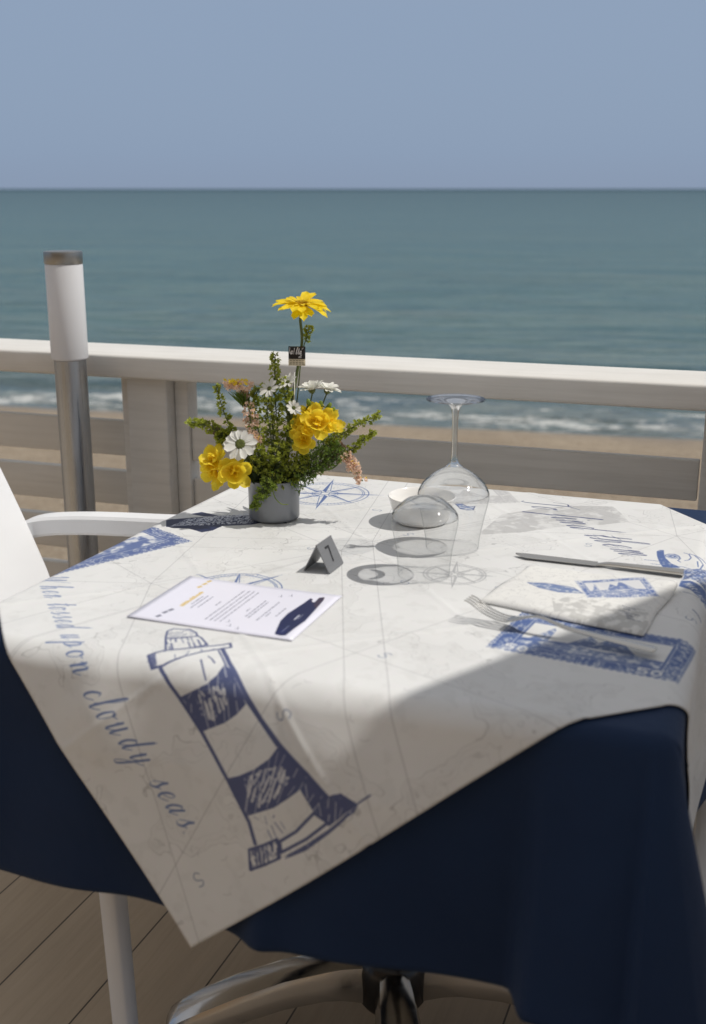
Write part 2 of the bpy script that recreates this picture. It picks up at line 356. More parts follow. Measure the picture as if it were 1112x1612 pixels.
class Sheet:
    """a printed sheet: w x h metres, drawn at res pixels per metre, row 0 = bottom"""
    def __init__(s, w_, h, res, paper):
        s.res = res; s.W = int(w_ * res); s.H = int(h * res); s.a = np.empty((s.H, s.W, 3), np.float32); s.a[:] = paper
    def blend(s, x0, y0, m, colr, alpha=1.0):
        h, w_ = m.shape; v = s.a[y0:y0 + h, x0:x0 + w_]; m = (m * alpha)[..., None]; v[:] = v * (1 - m) + np.asarray(colr, np.float32) * m
    def bbox(s, P, pad):
        x0 = max(0, int(P[:, 0].min() - pad)); x1 = min(s.W, int(P[:, 0].max() + pad) + 2)
        y0 = max(0, int(P[:, 1].min() - pad)); y1 = min(s.H, int(P[:, 1].max() + pad) + 2); return x0, y0, x1, y1
    def line(s, pts, wd, colr, alpha=1.0, cal=0.0, rough=0.0, pen=(0, -1)):
        P = np.asarray(pts, np.float32) * s.res
        m_ = max(2.0, wd * s.res * 2); x0, y0, x1, y1 = s.bbox(P, m_)
        if x1 <= x0 or y1 <= y0: return
        M_ = np.zeros((y1 - y0, x1 - x0), np.float32)
        for p, q in zip(P[:-1], P[1:]):
            dlt = q - p; L2 = float(dlt @ dlt)
            if L2 < 1e-6: continue
            hw = wd * s.res * .5
            if cal:
                k = (dlt @ np.asarray(pen)) / math.sqrt(L2); hw *= (1 - cal) + cal * 1.7 * max(0, k)
            hw = max(hw, .35)
            ax0 = max(x0, int(min(p[0], q[0]) - hw - 2)); ax1 = min(x1, int(max(p[0], q[0]) + hw + 3))
            ay0 = max(y0, int(min(p[1], q[1]) - hw - 2)); ay1 = min(y1, int(max(p[1], q[1]) + hw + 3))
            if ax1 <= ax0 or ay1 <= ay0: continue
            gx, gy = np.meshgrid(np.arange(ax0, ax1) + .5, np.arange(ay0, ay1) + .5)
            t = np.clip(((gx - p[0]) * dlt[0] + (gy - p[1]) * dlt[1]) / L2, 0, 1)
            ds = np.hypot(gx - p[0] - t * dlt[0], gy - p[1] - t * dlt[1])
            sub = M_[ay0 - y0:ay1 - y0, ax0 - x0:ax1 - x0]; np.maximum(sub, np.clip(hw - ds + .5, 0, 1), out=sub)
        if rough: M_ *= np.clip((vnoise(M_.shape[0], M_.shape[1], max(3, M_.shape[1] / 9), 3, 2) - .5 + 1 - rough) * 3, 0, 1)
        s.blend(x0, y0, M_, colr, alpha)
    def poly(s, pts, colr, alpha=1.0, tex=None, seed=1, cells=None, soft=1):
        P = np.asarray(pts, np.float32) * s.res; x0, y0, x1, y1 = s.bbox(P, 2)
        if x1 <= x0 or y1 <= y0: return
        ss = 2; gx = (np.arange((x1 - x0) * ss) + .5) / ss + x0; gy = (np.arange((y1 - y0) * ss) + .5) / ss + y0
        ins = np.zeros((len(gy), len(gx)), bool); n_p = len(P)
        for i in range(n_p):
            (ax, ay), (bx2, by) = P[i], P[(i + 1) % n_p]
            if ay == by: continue
            rows = ((gy >= min(ay, by)) & (gy < max(ay, by)))
            xi = ax + (gy[rows] - ay) / (by - ay) * (bx2 - ax); ins[rows] ^= (gx[None, :] > xi[:, None])
        m = ins.astype(np.float32).reshape(y1 - y0, ss, x1 - x0, ss).mean((1, 3))
        if tex: 
            nz = vnoise(m.shape[0], m.shape[1], cells or max(4, m.shape[1] / 10), seed, 3); m *= np.clip((nz - tex[0]) * tex[1], tex[2] if len(tex) > 2 else 0, 1)
        s.blend(x0, y0, m, colr, alpha)
    def hatch(s, pts, ang, gap, wd, colr, alpha=1.0, seed=0, jit=.3, keep=.8):
        """short pen strokes inside an outline"""
        P = np.asarray(pts, float); c = P.mean(0); d_ = np.array([math.cos(ang), math.sin(ang)]); nrm = np.array([-d_[1], d_[0]]); r = random.Random(seed)
        t0, t1 = ((P - c) @ nrm).min(), ((P - c) @ nrm).max(); t = t0 + gap * .5
        while t < t1:
            xs_ = []
            for i in range(len(P)):
                a0, b0 = P[i] - c, P[(i + 1) % len(P)] - c; ta, tb_ = a0 @ nrm, b0 @ nrm
                if (ta - t) * (tb_ - t) < 0: k = (t - ta) / (tb_ - ta); xs_.append((a0 + (b0 - a0) * k) @ d_)
            xs_.sort()
            for u0, u1 in zip(xs_[::2], xs_[1::2]):
                u = u0
                while u < u1:
                    ln = r.uniform(.4, 1.0) * (u1 - u0) * .7; v_ = min(u1, u + ln)
                    if r.random() < keep: s.line([c + d_ * u + nrm * (t + r.uniform(-jit, jit) * gap), c + d_ * v_ + nrm * (t + r.uniform(-jit, jit) * gap)], wd * r.uniform(.6, 1.3), colr, alpha)
                    u = v_ + gap * r.uniform(.5, 1.5)
            t += gap * r.uniform(.7, 1.3)
    def image(s, name):
        im = bpy.data.images.new(name, s.W, s.H); px = np.ones((s.H, s.W, 4), np.float32); px[..., :3] = np.clip(s.a, 0, 1)
        im.pixels.foreach_set(px.ravel()); im.update(); im.pack(); return im
GL = {  # a round-hand alphabet: advance, strokes (x, y) with x-height 1
 'e': (.62, [[(0, .35), (.3, .45), (.48, .75), (.36, 1), (.14, .8), (.08, .35), (.26, 0), (.5, .15), (.66, .4)]]),
 'n': (.80, [[(0, .7), (.14, 1), (.14, 0)], [(.14, .45), (.34, .95), (.5, .92), (.5, .2), (.6, 0), (.84, .4)]]),
 'm': (1.15, [[(0, .7), (.14, 1), (.14, 0)], [(.14, .45), (.32, .95), (.45, .92), (.45, 0)], [(.45, .45), (.65, .95), (.8, .92), (.8, .2), (.9, 0), (1.15, .4)]]),
 'h': (.80, [[(0, .35), (.26, 1.3), (.36, 2), (.2, 2.1), (.12, 1.2), (.1, 0)], [(.1, .4), (.33, .95), (.49, .88), (.48, .2), (.58, 0), (.82, .4)]]),
 't': (.50, [[(0, .4), (.2, 1.2), (.23, 1.75)], [(.23, 1.75), (.18, .3), (.28, 0), (.52, .4)], [(-.08, 1.15), (.5, 1.25)]]),
 'o': (.66, [[(.42, .95), (.2, .95), (.08, .5), (.2, .02), (.42, .1), (.52, .6), (.4, .95), (.5, .8), (.7, .9)]]),
 's': (.60, [[(0, .3), (.28, 1.08), (.32, .7), (.46, .25), (.26, 0), (.06, .12)], [(.4, .1), (.64, .45)]]),
 'u': (.86, [[(0, .7), (.12, 1), (.12, .2), (.24, 0), (.46, .4), (.52, 1)], [(.52, 1), (.52, .2), (.62, 0), (.88, .4)]]),
 'p': (.72, [[(0, .6), (.14, 1.1), (.04, -1.0)], [(.12, .5), (.3, 1), (.5, .8), (.46, .2), (.24, .02)], [(.38, .06), (.74, .4)]]),
 'c': (.58, [[(.46, .82), (.3, 1), (.1, .6), (.14, .1), (.36, 0), (.62, .4)]]),
 'l': (.50, [[(0, .35), (.28, 1.4), (.36, 2.05), (.22, 2.05), (.12, .9), (.14, .1), (.26, 0), (.52, .4)]]),
 'd': (.80, [[(.48, .82), (.26, 1), (.08, .5), (.2, 0), (.4, .3), (.58, 1.2), (.64, 2.1)], [(.62, 1.9), (.5, .3), (.6, 0), (.82, .4)]]),
 'y': (.84, [[(0, .7), (.12, 1), (.12, .2), (.24, 0), (.46, .4), (.52, 1)], [(.52, 1), (.48, 0), (.34, -.95), (.08, -.9), (.3, -.3), (.86, .4)]]),
 'a': (.78, [[(.48, .82), (.26, 1), (.08, .5), (.2, 0), (.4, .3), (.54, 1)], [(.54, 1), (.48, .25), (.58, 0), (.8, .4)]]),
 'i': (.44, [[(0, .6), (.12, 1), (.12, .2), (.22, 0), (.46, .4)], [(.2, 1.45), (.22, 1.52)]]),
 'f': (.50, [[(0, .4), (.36, 1.5), (.44, 2.05), (.3, 2.1), (.18, 0), (.08, -.9), (-.02, -.6), (.5, .3)]]),
 'W': (1.55, [[(-.1, 1.7), (.14, 2.05), (.3, .05)], [(.3, .05), (.8, 1.9)], [(.8, 1.9), (.84, .05)], [(.84, .05), (1.2, 1.4), (1.42, 2.1)]]),
 'T': (.95, [[(-.1, 1.5), (.1, 2.0), (.6, 1.9), (1.2, 2.1)], [(.62, 1.95), (.5, .4), (.28, 0), (.05, .15)]]),
 '.': (.3, [[(.06, 0), (.1, .06)]]), ' ': (.55, []),
}
def script(sh, text, org, xdir, ydir, xh, wd, colr, alpha=1.0, sp=1.0, slant=.34, cal=.55):
    x = 0.0; o_ = np.array(org); X_ = np.array(xdir) * xh; Y_ = np.array(ydir) * xh
    for ch_ in text:
        adv, strokes = GL[ch_]
        for st_ in strokes:
            pts_ = [(v_.x, v_.y) for v_ in spline([(a_, b_, 0) for a_, b_ in st_], 6)]
            sh.line([o_ + X_ * (x + a_ + slant * b_) + Y_ * b_ for a_, b_ in pts_], wd, colr, alpha, cal, 0, (-np.array(ydir)).tolist())
        x += adv * sp
    return x * xh
BLUE = (.33, .42, .63); INK = (.21, .255, .43); GREY = (.66, .665, .68)
def stamp(sh, org, ang, w_, h, bw, seed, colr=BLUE, light=(.88, .89, .91), alpha=1.0, teeth=.0075, num=None, scene=True):
    o_ = np.array(org); X_ = np.array([math.cos(ang), math.sin(ang)]); Y_ = np.array([-X_[1], X_[0]])
    F = lambda pts_: [o_ + X_ * a_ + Y_ * b_ for a_, b_ in pts_]
    per = []
    def edge_(p, q):
        p = np.array(p, float); q = np.array(q, float); L_ = np.linalg.norm(q - p); k = max(2, int(L_ / teeth)); d_ = (q - p) / L_; n2_ = np.array([d_[1], -d_[0]])
        for i in range(k):
            for f_, off in ((0, .0), (.18, .0), (.5, -.34), (.82, 0)): per.append(p + d_ * (L_ * (i + f_) / k) + n2_ * (off * teeth))
    edge_((0, 0), (w_, 0)); edge_((w_, 0), (w_, h)); edge_((w_, h), (0, h)); edge_((0, h), (0, 0))
    sh.poly(F(per), colr, alpha, (.12, 6, .75), seed)
    inn = [(bw, bw), (w_ - bw, bw), (w_ - bw, h - bw), (bw, h - bw)]
    r = random.Random(seed)
    for i in range(int(2 * (w_ + h) / .0026)):                    # scrolls and beads in the border
        t = r.random() * 2 * (w_ + h); k = r.uniform(.2, .8) * bw
        x, y = (t, k) if t < w_ else (w_ - k, t - w_) if t < w_ + h else (t - w_ - h, h - k) if t < 2 * w_ + h else (k, t - 2 * w_ - h)
        a0 = r.random() * 6.3; rr = r.uniform(.0016, .0042)
        sh.line(F([(x + rr * math.cos(a0 + j * .7), y + rr * math.sin(a0 + j * .7)) for j in range(r.choice((4, 5, 7)))]), .0010, light, .80 * alpha)
    for k in (.14, .88):
        q_ = bw * k; sh.line(F([(q_, q_), (w_ - q_, q_), (w_ - q_, h - q_), (q_, h - q_), (q_, q_)]), .0011, light, .8 * alpha)
    sh.poly(F(inn), light, alpha); sh.line(F(inn + inn[:1]), .0012, colr, alpha)
    if scene:
        hh = h - 2 * bw; ww = w_ - 2 * bw
        pr_ = lambda x, y: (bw + x * ww, bw + y * hh)
        sh.poly(F([pr_(0, 0), pr_(1, 0), pr_(1, .30), pr_(.8, .36), pr_(.55, .28), pr_(.3, .38), pr_(0, .30)]), colr, alpha * .95, (.25, 3.5, .15), seed + 1, 22)
        sh.poly(F([pr_(.32, .34), pr_(.44, .8), pr_(.52, .6), pr_(.62, .95), pr_(.80, .36)]), colr, alpha * .9, (.2, 4, .25), seed + 2, 14)
        sh.poly(F([pr_(.06, .32), pr_(.17, .9), pr_(.27, .36)]), colr, alpha * .8, (.3, 4, .0), seed + 3, 10)
        sh.poly(F([pr_(.19, .34), pr_(.19, .92), pr_(.30, .38)]), light, alpha)
        for j in range(9): y = .04 + j * .035; sh.line(F([pr_(r.random() * .4, y), pr_(.5 + r.random() * .5, y + .01)]), .0009, light, .7 * alpha)
    if num:
        for ox in (bw * .75, w_ - bw * .75 - .026):
            b0 = .006
            for k, dgt in enumerate(num):
                seg = {'5': [(1, 1.5), (0, 1.5), (0, .85), (.6, .95), (1, .6), (.8, .1), (0, .05)], '0': [(.5, 1.5), (.05, 1.1), (.05, .4), (.5, 0), (.95, .4), (.95, 1.1), (.5, 1.5)]}[dgt]
                sh.line(F([(ox + .014 * k + .0095 * x, b0 + .0095 * y) for x, y in seg]), .0028, light, alpha)
def rose(sh, c, r0, ang, colr, alpha=1.0, wd=.0011):
    c = np.array(c); P_ = lambda r_, t: c + r_ * np.array([math.cos(t), math.sin(t)])
    circ = lambda r_: [P_(r_, i * math.pi / 36) for i in range(73)]
    for k, w2 in ((1.0, 1.5), (.90, 1), (.86, .8), (.30, 1), (.24, .8), (.10, 1.5)): sh.line(circ(r0 * k), wd * w2, colr, alpha * .85)
    for i in range(72): t = i * math.pi / 36; sh.line([P_(r0 * .86, t), P_(r0 * (.93 if i % 3 else .98), t)], wd * .7, colr, alpha * .7)
    for k in range(8):
        t = ang + k * math.pi / 4; R_ = r0 * (1.22 if k % 2 == 0 else .98); hw = .11 if k % 2 == 0 else .08
        a0, tip, bl, br = P_(r0 * .12, t), P_(R_, t), P_(r0 * .27, t + hw * 3), P_(r0 * .27, t - hw * 3)
        sh.poly([a0, bl, tip], colr, alpha * .95, (.1, 5, .6), k + 5); sh.line([a0, br, tip, bl, a0], wd, colr, alpha)
        if k % 2 == 0: sh.line([tip, P_(r0 * 1.34, t)], wd * .7, colr, alpha * .7)
    for i in range(60):
        t = i * 1.618; rr = r0 * (.34 + .45 * ((i * .37) % 1)); sh.line([P_(rr, t), P_(rr * 1.08, t + .05)], wd * .7, colr, alpha * .35)
def old_map(sh, seed, alpha=1.0, lines=30, scale=9):
    """the faint antique chart printed under everything: coast contours, rhumb lines, specks"""
    H_, W_ = sh.H, sh.W
    nz = vnoise(H_, W_, scale, seed, 5); land = np.clip((nz - .53) * 60, 0, 1); sh.blend(0, 0, land, (.80, .80, .795), .12 * alpha)
    for lv in (.53, .565, .60):
        sh.blend(0, 0, np.clip(1 - np.abs(nz - lv) * (260 if lv == .53 else 340), 0, 1), (.62, .62, .62), (.56 if lv == .53 else .30) * alpha)
    n2_ = vnoise(H_, W_, 60, seed + 1, 3); sh.blend(0, 0, np.clip((n2_ - .60) * 9, 0, 1), (.76, .76, .75), .14 * alpha)
    r = random.Random(seed); w_, h = W_ / sh.res, H_ / sh.res
    for c_ in [(r.random() * w_, r.random() * h) for _ in range(4)]:
        for k in range(lines // 4):
            t = k * math.pi / (lines / 8) + .2; sh.line([c_, (c_[0] + 2 * math.cos(t), c_[1] + 2 * math.sin(t))], .0008, (.60, .60, .61), .60 * alpha)
    for k in range(260):
        x, y, t = r.random() * w_, r.random() * h, r.random() * 6.3; sh.line([(x, y), (x + .006 * math.cos(t), y + .004 * math.sin(t)), (x + .010 * math.cos(t + .5), y + .008 * math.sin(t + .4))], .0007, (.55, .55, .56), .4 * alpha)
PQ = {   # outlines of the printed drawings, in metres on the flat cloth
    'lh_dome': [[0.1686,0.3272],[0.1738,0.345],[0.1821,0.35],[0.1897,0.3449],[0.1981,0.3419],[0.2028,0.3305],[0.2023,0.3189],[0.1852,0.3196],[0.1677,0.3228]],
    'lh_lant': [[0.1677,0.3228],[0.1617,0.2903],[0.1829,0.2879],[0.2072,0.2903],[0.2049,0.314],[0.2023,0.3189]],
    'lh_gal': [[0.1423,0.2859],[0.1604,0.2908],[0.187,0.2879],[0.2221,0.285],[0.2313,0.2863],[0.2294,0.275],[0.2197,0.2747],[0.1976,0.2738],[0.169,0.2657],[0.1535,0.2632],[0.1416,0.2661]],
    'lh_galcap': [[0.1423,0.2859],[0.1502,0.286],[0.1473,0.2642],[0.1416,0.2661]],
    'lh_left': [[0.15,0.261],[0.1538,0.2258],[0.1563,0.1813],[0.1557,0.1295],[0.1515,0.0812],[0.144,0.0597]],
    'lh_right': [[0.2197,0.2747],[0.2178,0.2329],[0.221,0.1903],[0.2235,0.1597],[0.229,0.1292],[0.2393,0.0913],[0.2444,0.0623]],
    'lh_right2': [[0.2148,0.2713],[0.2131,0.2299],[0.2185,0.1806],[0.2226,0.1505],[0.2258,0.1296]],
    'lh_b1': [[0.1538,0.2243],[0.1673,0.2222],[0.1888,0.2195],[0.2016,0.2224],[0.2125,0.2329],[0.2175,0.2208],[0.2166,0.1803],[0.2024,0.177],[0.1849,0.1768],[0.1555,0.1826]],
    'lh_b1in': [[0.1708,0.2172],[0.1866,0.2151],[0.205,0.2083],[0.1987,0.192],[0.1762,0.1846],[0.1651,0.1939]],
    'lh_b2': [[0.1557,0.1295],[0.1706,0.1253],[0.1897,0.1226],[0.2111,0.1233],[0.229,0.1292],[0.2393,0.0913],[0.2455,0.0616],[0.2587,0.0581],[0.2674,0.0397],[0.2282,0.0368],[0.2232,0.0562],[0.2245,0.0822],[0.2047,0.0809],[0.1869,0.0807],[0.1525,0.0873]],
    'lh_b2in': [[0.1727,0.1208],[0.2002,0.1177],[0.2194,0.1105],[0.2195,0.0963],[0.1963,0.0882],[0.1718,0.0889],[0.1664,0.1005]],
    'lh_block': [[0.1333,0.0576],[0.1523,0.0542],[0.1705,0.0525],[0.1608,0.0351],[0.1391,0.0369],[0.1213,0.0396]],
    'lh_win': [[0.1714,0.0491],[0.1941,0.0493],[0.2229,0.0558],[0.2295,0.0406],[0.1989,0.0378],[0.1656,0.0392]],
    'lh_ledge': [[0.1687,0.0341],[0.1957,0.0335],[0.2266,0.0347],[0.2674,0.0397],[0.2595,0.0354],[0.2234,0.0305],[0.1916,0.0282],[0.165,0.0315]],
    'lh_low': [[0.1525,0.0873],[0.144,0.0597],[0.1721,0.0546],[0.2072,0.0618]],
    'lh_ground': [[0.2682,0.0408],[0.2822,0.0409]],
    'lh_up1': [[0.2012,0.2595],[0.2038,0.2413]],
    'lh_up2': [[0.1917,0.2528],[0.1892,0.2236]],
    'fish': [[0.2558,0.7919],[0.2921,0.7912],[0.3396,0.7859],[0.383,0.7781],[0.4131,0.7824],[0.442,0.795],[0.4264,0.755],[0.4202,0.7135],[0.4,0.7351],[0.3691,0.7247],[0.327,0.7325],[0.3088,0.7147],[0.292,0.7104],[0.2787,0.7355],[0.2479,0.7495]],
    'fishfin': [[0.2964,0.812],[0.3151,0.8169],[0.335,0.7875],[0.3134,0.7913]],
    'ghost': [[0.6591,0.5646],[0.7228,0.555],[0.7974,0.5591],[0.8552,0.5494],[0.8998,0.5517],[0.9136,0.5943],[0.9232,0.633],[0.8641,0.6568],[0.8103,0.6599],[0.7387,0.6473]],
    'bird': [[0.6983,0.7273],[0.7085,0.7236],[0.7088,0.7077],[0.7208,0.7033],[0.7087,0.6845],[0.6995,0.6878],[0.6934,0.6977]],
    'marks': [[0.4853,0.4097],[0.5684,0.6008],[0.5699,0.736],[0.7834,0.4698],[0.2492,0.1503],[0.0563,0.0578],[0.3768,0.2002],[0.4187,0.5814],[0.5864,0.3522],[0.7503,0.1866]],
    'cap': [[0.8558,0.4139],[0.8627,0.4182],[0.8686,0.4162],[0.8581,0.3999],[0.8484,0.3806],[0.8432,0.3634],[0.8451,0.3503],[0.8448,0.3437],[0.8243,0.3516],[0.83,0.3681],[0.8438,0.3951]],
    'arc1': [[0.8581,0.3966],[0.8654,0.399],[0.8717,0.3951],[0.8725,0.3882],[0.868,0.3769],[0.8591,0.3704],[0.8591,0.3641]],
    'arc2': [[0.8871,0.3962],[0.8897,0.3887],[0.8832,0.3747],[0.875,0.3679],[0.8679,0.3673]],
    'arc3': [[0.8916,0.3897],[0.8942,0.3807],[0.8962,0.369],[0.8958,0.3589]],
    'arc4': [[0.8932,0.3809],[0.8897,0.3634],[0.8858,0.3513],[0.8694,0.3351],[0.8557,0.3314],[0.8503,0.3454]],
    'arc5': [[0.8484,0.3806],[0.8432,0.3634],[0.8451,0.3503],[0.8503,0.3454]],
    'arc6': [[0.8828,0.3601],[0.8703,0.3411]],
    'whisk1': [[0.8199,0.3882],[0.8337,0.3769]],
    'whisk2': [[0.8182,0.3708],[0.8275,0.3644]],
    'coat': [[0.8469,0.3374],[0.8538,0.3318],[0.8805,0.3368],[0.8383,0.2758],[0.8366,0.2923],[0.8303,0.3017],[0.8178,0.3035],[0.8277,0.3115]],
    'band': [[0.8162,0.3012],[0.8262,0.296],[0.8306,0.2871],[0.8372,0.2741],[0.815,0.2348],[0.8068,0.2434],[0.806,0.2553],[0.8066,0.2682],[0.8007,0.2842]],
    'hangR1': [[0.7715,0.2121],[0.7743,0.2047],[0.7763,0.1936]],
    'hangR2': [[0.7938,0.2647],[0.7987,0.2556],[0.8042,0.2474]],
}

PAPER = (.905, .908, .905)
S = Sheet(1.0, 1.0, 2200, PAPER)
old_map(S, 11)
# ghost of a stamp, printed in pale grey
S.poly(PQ['ghost'], (.70, .70, .70), .62, (.30, 4, .25), 4, 16)
stamp(S, (.63, .735), R(-12), .17, .115, .022, 31, (.74, .74, .745), PAPER, .8)
rose(S, (.5571, .4184), .040, R(62), (.66, .665, .675), .75, .0012)
# handwriting
script(S, 'When tossed upon cloudy seas.', (.052, .587), (.040, -1), (1, .040), .0172, .0019, BLUE, .82, 1.42, .45)
script(S, 'To find them', (.803, .712), (0, -1), (1, 0), .0290, .0026, INK, .90, 1.27, .75)
# stamps
stamp(S, (.4892, .1876), R(-46.5), .205, .118, .024, 3, BLUE, PAPER, 1, .0075, '50')
K = np.array([.2701, .6719]); ang = R(-156.4); Xd = np.array([math.cos(ang), math.sin(ang)]); Yd = np.array([Xd[1], -Xd[0]])
stamp(S, K + Xd * .30, ang + math.pi, .30, .19, .026, 8, (.36, .43, .62), PAPER, 1)
# compass roses
rose(S, (.5267, .8578), .071, R(63), BLUE); rose(S, (.2783, .4567), .058, R(25), BLUE)
# fish
f0 = PQ['fish']; FK = (.13, .16, .30); S.poly(f0, FK, .97, (.05, 6, .85), 5); S.poly(PQ['fishfin'], FK, .9)
fc = np.array(f0); r_ = random.Random(3)
for i in range(900):
    k = r_.random(); a_ = fc[1] * (1 - k) + fc[5] * k; b_ = fc[14] * (1 - k) + fc[9] * k; m_ = a_ + (b_ - a_) * r_.uniform(.12, .9)
    S.line([m_, m_ + np.array([.0016, .0012])], .0017, (.86, .88, .92), .85)
for p_ in ((.2, .96), (.5, .93)): S.line([fc[1] * (1 - t) + fc[4] * t + (fc[14] - fc[1]) * .18 for t in p_], .0035, (.86, .87, .9), .8)
# lighthouse
D_ = (.325, .36, .515); L_ = PQ
def outline(k, wd=.0024, close=True): S.line(L_[k] + (L_[k][:1] if close else []), wd, D_, .95, 0, .25)
for k in ('lh_b1', 'lh_b2'): S.poly(L_[k], D_, .97, (.06, 7, .8), 2)
S.hatch(L_['lh_b1in'], R(70), .0042, .0022, PAPER, .8, 3, .5, .85); S.hatch(L_['lh_b2in'], R(35), .0040, .0023, PAPER, .8, 4, .5, .9)
S.hatch(L_['lh_b1'], R(64), .0075, .0012, PAPER, .55, 13, .5, .6); S.hatch(L_['lh_b2'], R(40), .0075, .0012, PAPER, .55, 14, .5, .6)
S.poly(L_['lh_b1in'], PAPER, .55, (.52, 6), 7, 16); S.poly(L_['lh_b2in'], PAPER, .5, (.52, 6), 9, 18)
S.hatch(L_['lh_low'], R(80), .006, .0014, D_, .55, 6, .4, .5)
outline('lh_left', .0042, False); outline('lh_right', .0048, False); outline('lh_right2', .0020, False)
S.hatch(L_['lh_lant'], R(85), .0055, .0018, D_, .8, 7); outline('lh_lant'); outline('lh_dome', .0022); S.hatch(L_['lh_dome'], R(20), .006, .0014, D_, .7, 8)
outline('lh_gal', .0030); S.poly(L_['lh_galcap'], D_, .85, (.2, 4, .3), 4)
S.hatch(L_['lh_gal'], R(85), .013, .0016, D_, .6, 9)
outline('lh_block', .0026); S.hatch(L_['lh_block'], R(60), .0040, .0026, D_, .9, 10); S.poly(L_['lh_block'], D_, .45, (.45, 5), 3)
S.poly(L_['lh_ledge'], D_, .9, (.15, 5, .55), 6); S.poly(L_['lh_win'], PAPER, .96); outline('lh_win', .0032)
for k in ('lh_ground', 'lh_up1', 'lh_up2'): outline(k, .0018, False)
# sailor with a cap, seen in profile beside the knife, and the lettered ribbon below him
S.poly(L_['coat'], BLUE, .9, (.28, 3.4, .1), 12, 26); S.hatch(L_['coat'], R(30), .004, .0011, INK, .7, 5)
S.poly(L_['band'], BLUE, 1.0, (.1, 6, .75), 13); S.poly(L_['cap'], BLUE, .97, (.18, 5, .35), 14)
for k in ('arc1', 'arc2', 'arc3', 'arc4', 'arc5', 'arc6', 'whisk1', 'whisk2'): S.line(L_[k], .0016, BLUE, .95)
ec = np.array([.8635, .3881])
for rr in (.0030, .0058, .0085): S.line([ec + rr * np.array([math.cos(t * .35), math.sin(t * .35)]) * (1, 1.2) for t in range(19)], .0013 if rr > .004 else .003, BLUE, .95)
bx0, bx1 = np.array([.8110, .2890]), np.array([.8075, .2420])
for k in range(7):
    o_ = bx0 + (bx1 - bx0) * (k / 6.0); st_ = [[(0, 0), (0, 1)], [(0, 1), (.35, .4), (.7, 1)], [(.7, 1), (.7, 0)]] if k == 0 else [[(0, 0), (.35, 1), (.7, 0)], [(.15, .4), (.55, .4)]] if k == 1 else [[(0, 0), (0, 1), (.6, .8), (0, .5), (.6, 0)]] if k == 2 else [[(.2, 0), (.2, 1)]] if k == 3 else [[(0, 0), (0, 1), (.6, 0), (.6, 1)]] if k == 4 else [[(.6, 1), (0, 1), (0, 0), (.6, 0)], [(0, .5), (.5, .5)]] if k == 5 else [[(0, 0), (0, 1), (.6, .8), (0, .5), (.6, 0)]]
    for q_ in st_: S.line([o_ + np.array([.0095 * y, -.0068 * x]) for x, y in q_], .0014, PAPER, .95)
S.line(L_['hangR1'], .0028, INK, .7); S.line(L_['hangR2'], .0014, INK, .8)
# little sea creatures sprinkled over the sheet
S.poly(L_['bird'], BLUE, .8, (.3, 4, .2), 15); S.line(L_['bird'] + L_['bird'][:1], .0015, INK, .8)
for i, (x, y) in enumerate(L_['marks']):
    big = .62; a0 = i * 1.9
    pts_ = [(.007, .012), (-.002, .013), (-.006, .006), (.004, .001), (.006, -.006), (-.001, -.011), (-.008, -.006)]
    S.line([(x + big * (a_ * math.cos(a0) - b_ * math.sin(a0)), y + big * (a_ * math.sin(a0) + b_ * math.cos(a0))) for a_, b_, _ in spline([(a_, b_, 0) for a_, b_ in pts_], 5)], .0012, (.40, .46, .58), .75)
ck = vnoise(S.H, S.W, 14, 77, 4); S.a *= (1 - .035 * ck[..., None])
M['print'] = mat_print('printed_cloth', S.image('cloth_print'), .46, .5, .10)

# menu card: page 0.150 wide (across), 0.207 high; drawn with x = down the page, y = across it
Q = Sheet(.207, .150, 3000, (.905, .905, .955))
GOLD = (.84, .71, .38); TXT = (.33, .34, .42)
for x, y, c_ in ((.0305, .119, GOLD), (.0315, .1305, GOLD), (.0322, .141, GOLD), (.0335, .0141, TXT), (.0345, .0272, TXT), (.037, .0365, TXT)):
    Q.poly([(x - .0035, y - .003), (x + .001, y - .0045), (x + .0035, y + .002), (x - .001, y + .0045)], c_, .9); Q.line([(x - .003, y - .002), (x + .003, y + .003)], .0006, (.9, .9, .94))
r_ = random.Random(5)
for k in range(16): y = .052 + .0033 * k; h_ = r_.uniform(.0025, .006); Q.line([(.0445, y), (.0445 - h_, y + .0006), (.043, y + .0022)], .0016, GOLD, .9)
def words(x, y0, y1, hgt, colr=TXT, a_=.85):
    y = y0
    while y < y1:
        wl = r_.uniform(.003, .010)
        yy = y
        while yy < min(y + wl, y1): Q.line([(x, yy), (x - r_.uniform(.35, 1.0) * hgt, yy + .0003)], .0005, colr, a_); yy += .0009
        Q.line([(x - hgt * .45, y), (x - hgt * .45, min(y + wl, y1))], .0004, colr, a_ * .7)
        y += wl + .0017
for x, y0, y1 in ((.051, .061, .090), (.056, .050, .094), (.063, .055, .093), (.0795, .068, .082), (.089, .0235, .126), (.0955, .0225, .127), (.1015, .0228, .1285), (.108, .0235, .1257), (.122, .063, .074), (.1285, .048, .103), (.133, .045, .100), (.1455, .041, .104), (.150, .056, .070), (.161, .060, .088)): words(x, y0, y1, .0019)
for c_ in ((.124, .017), (.136, .012), (.139, .124), (.150, .130), (.117, .028)): Q.line([(c_[0] - .003, c_[1] - .003), (c_[0], c_[1]), (c_[0] - .002, c_[1] + .004)], .0007, TXT, .8); Q.line([(c_[0], c_[1]), (c_[0] + .001, c_[1] - .004)], .0006, TXT, .8)
BOAT = [(.1818, .0095), (.1774, .0251), (.171, .050), (.1695, .0728), (.1733, .1088), (.1745, .1292), (.1784, .1266), (.1804, .117), (.1845, .1186), (.1836, .1342), (.1889, .1386), (.1919, .1277), (.1946, .0975), (.1977, .0577), (.1955, .032), (.1948, .0097), (.1892, .0076)]
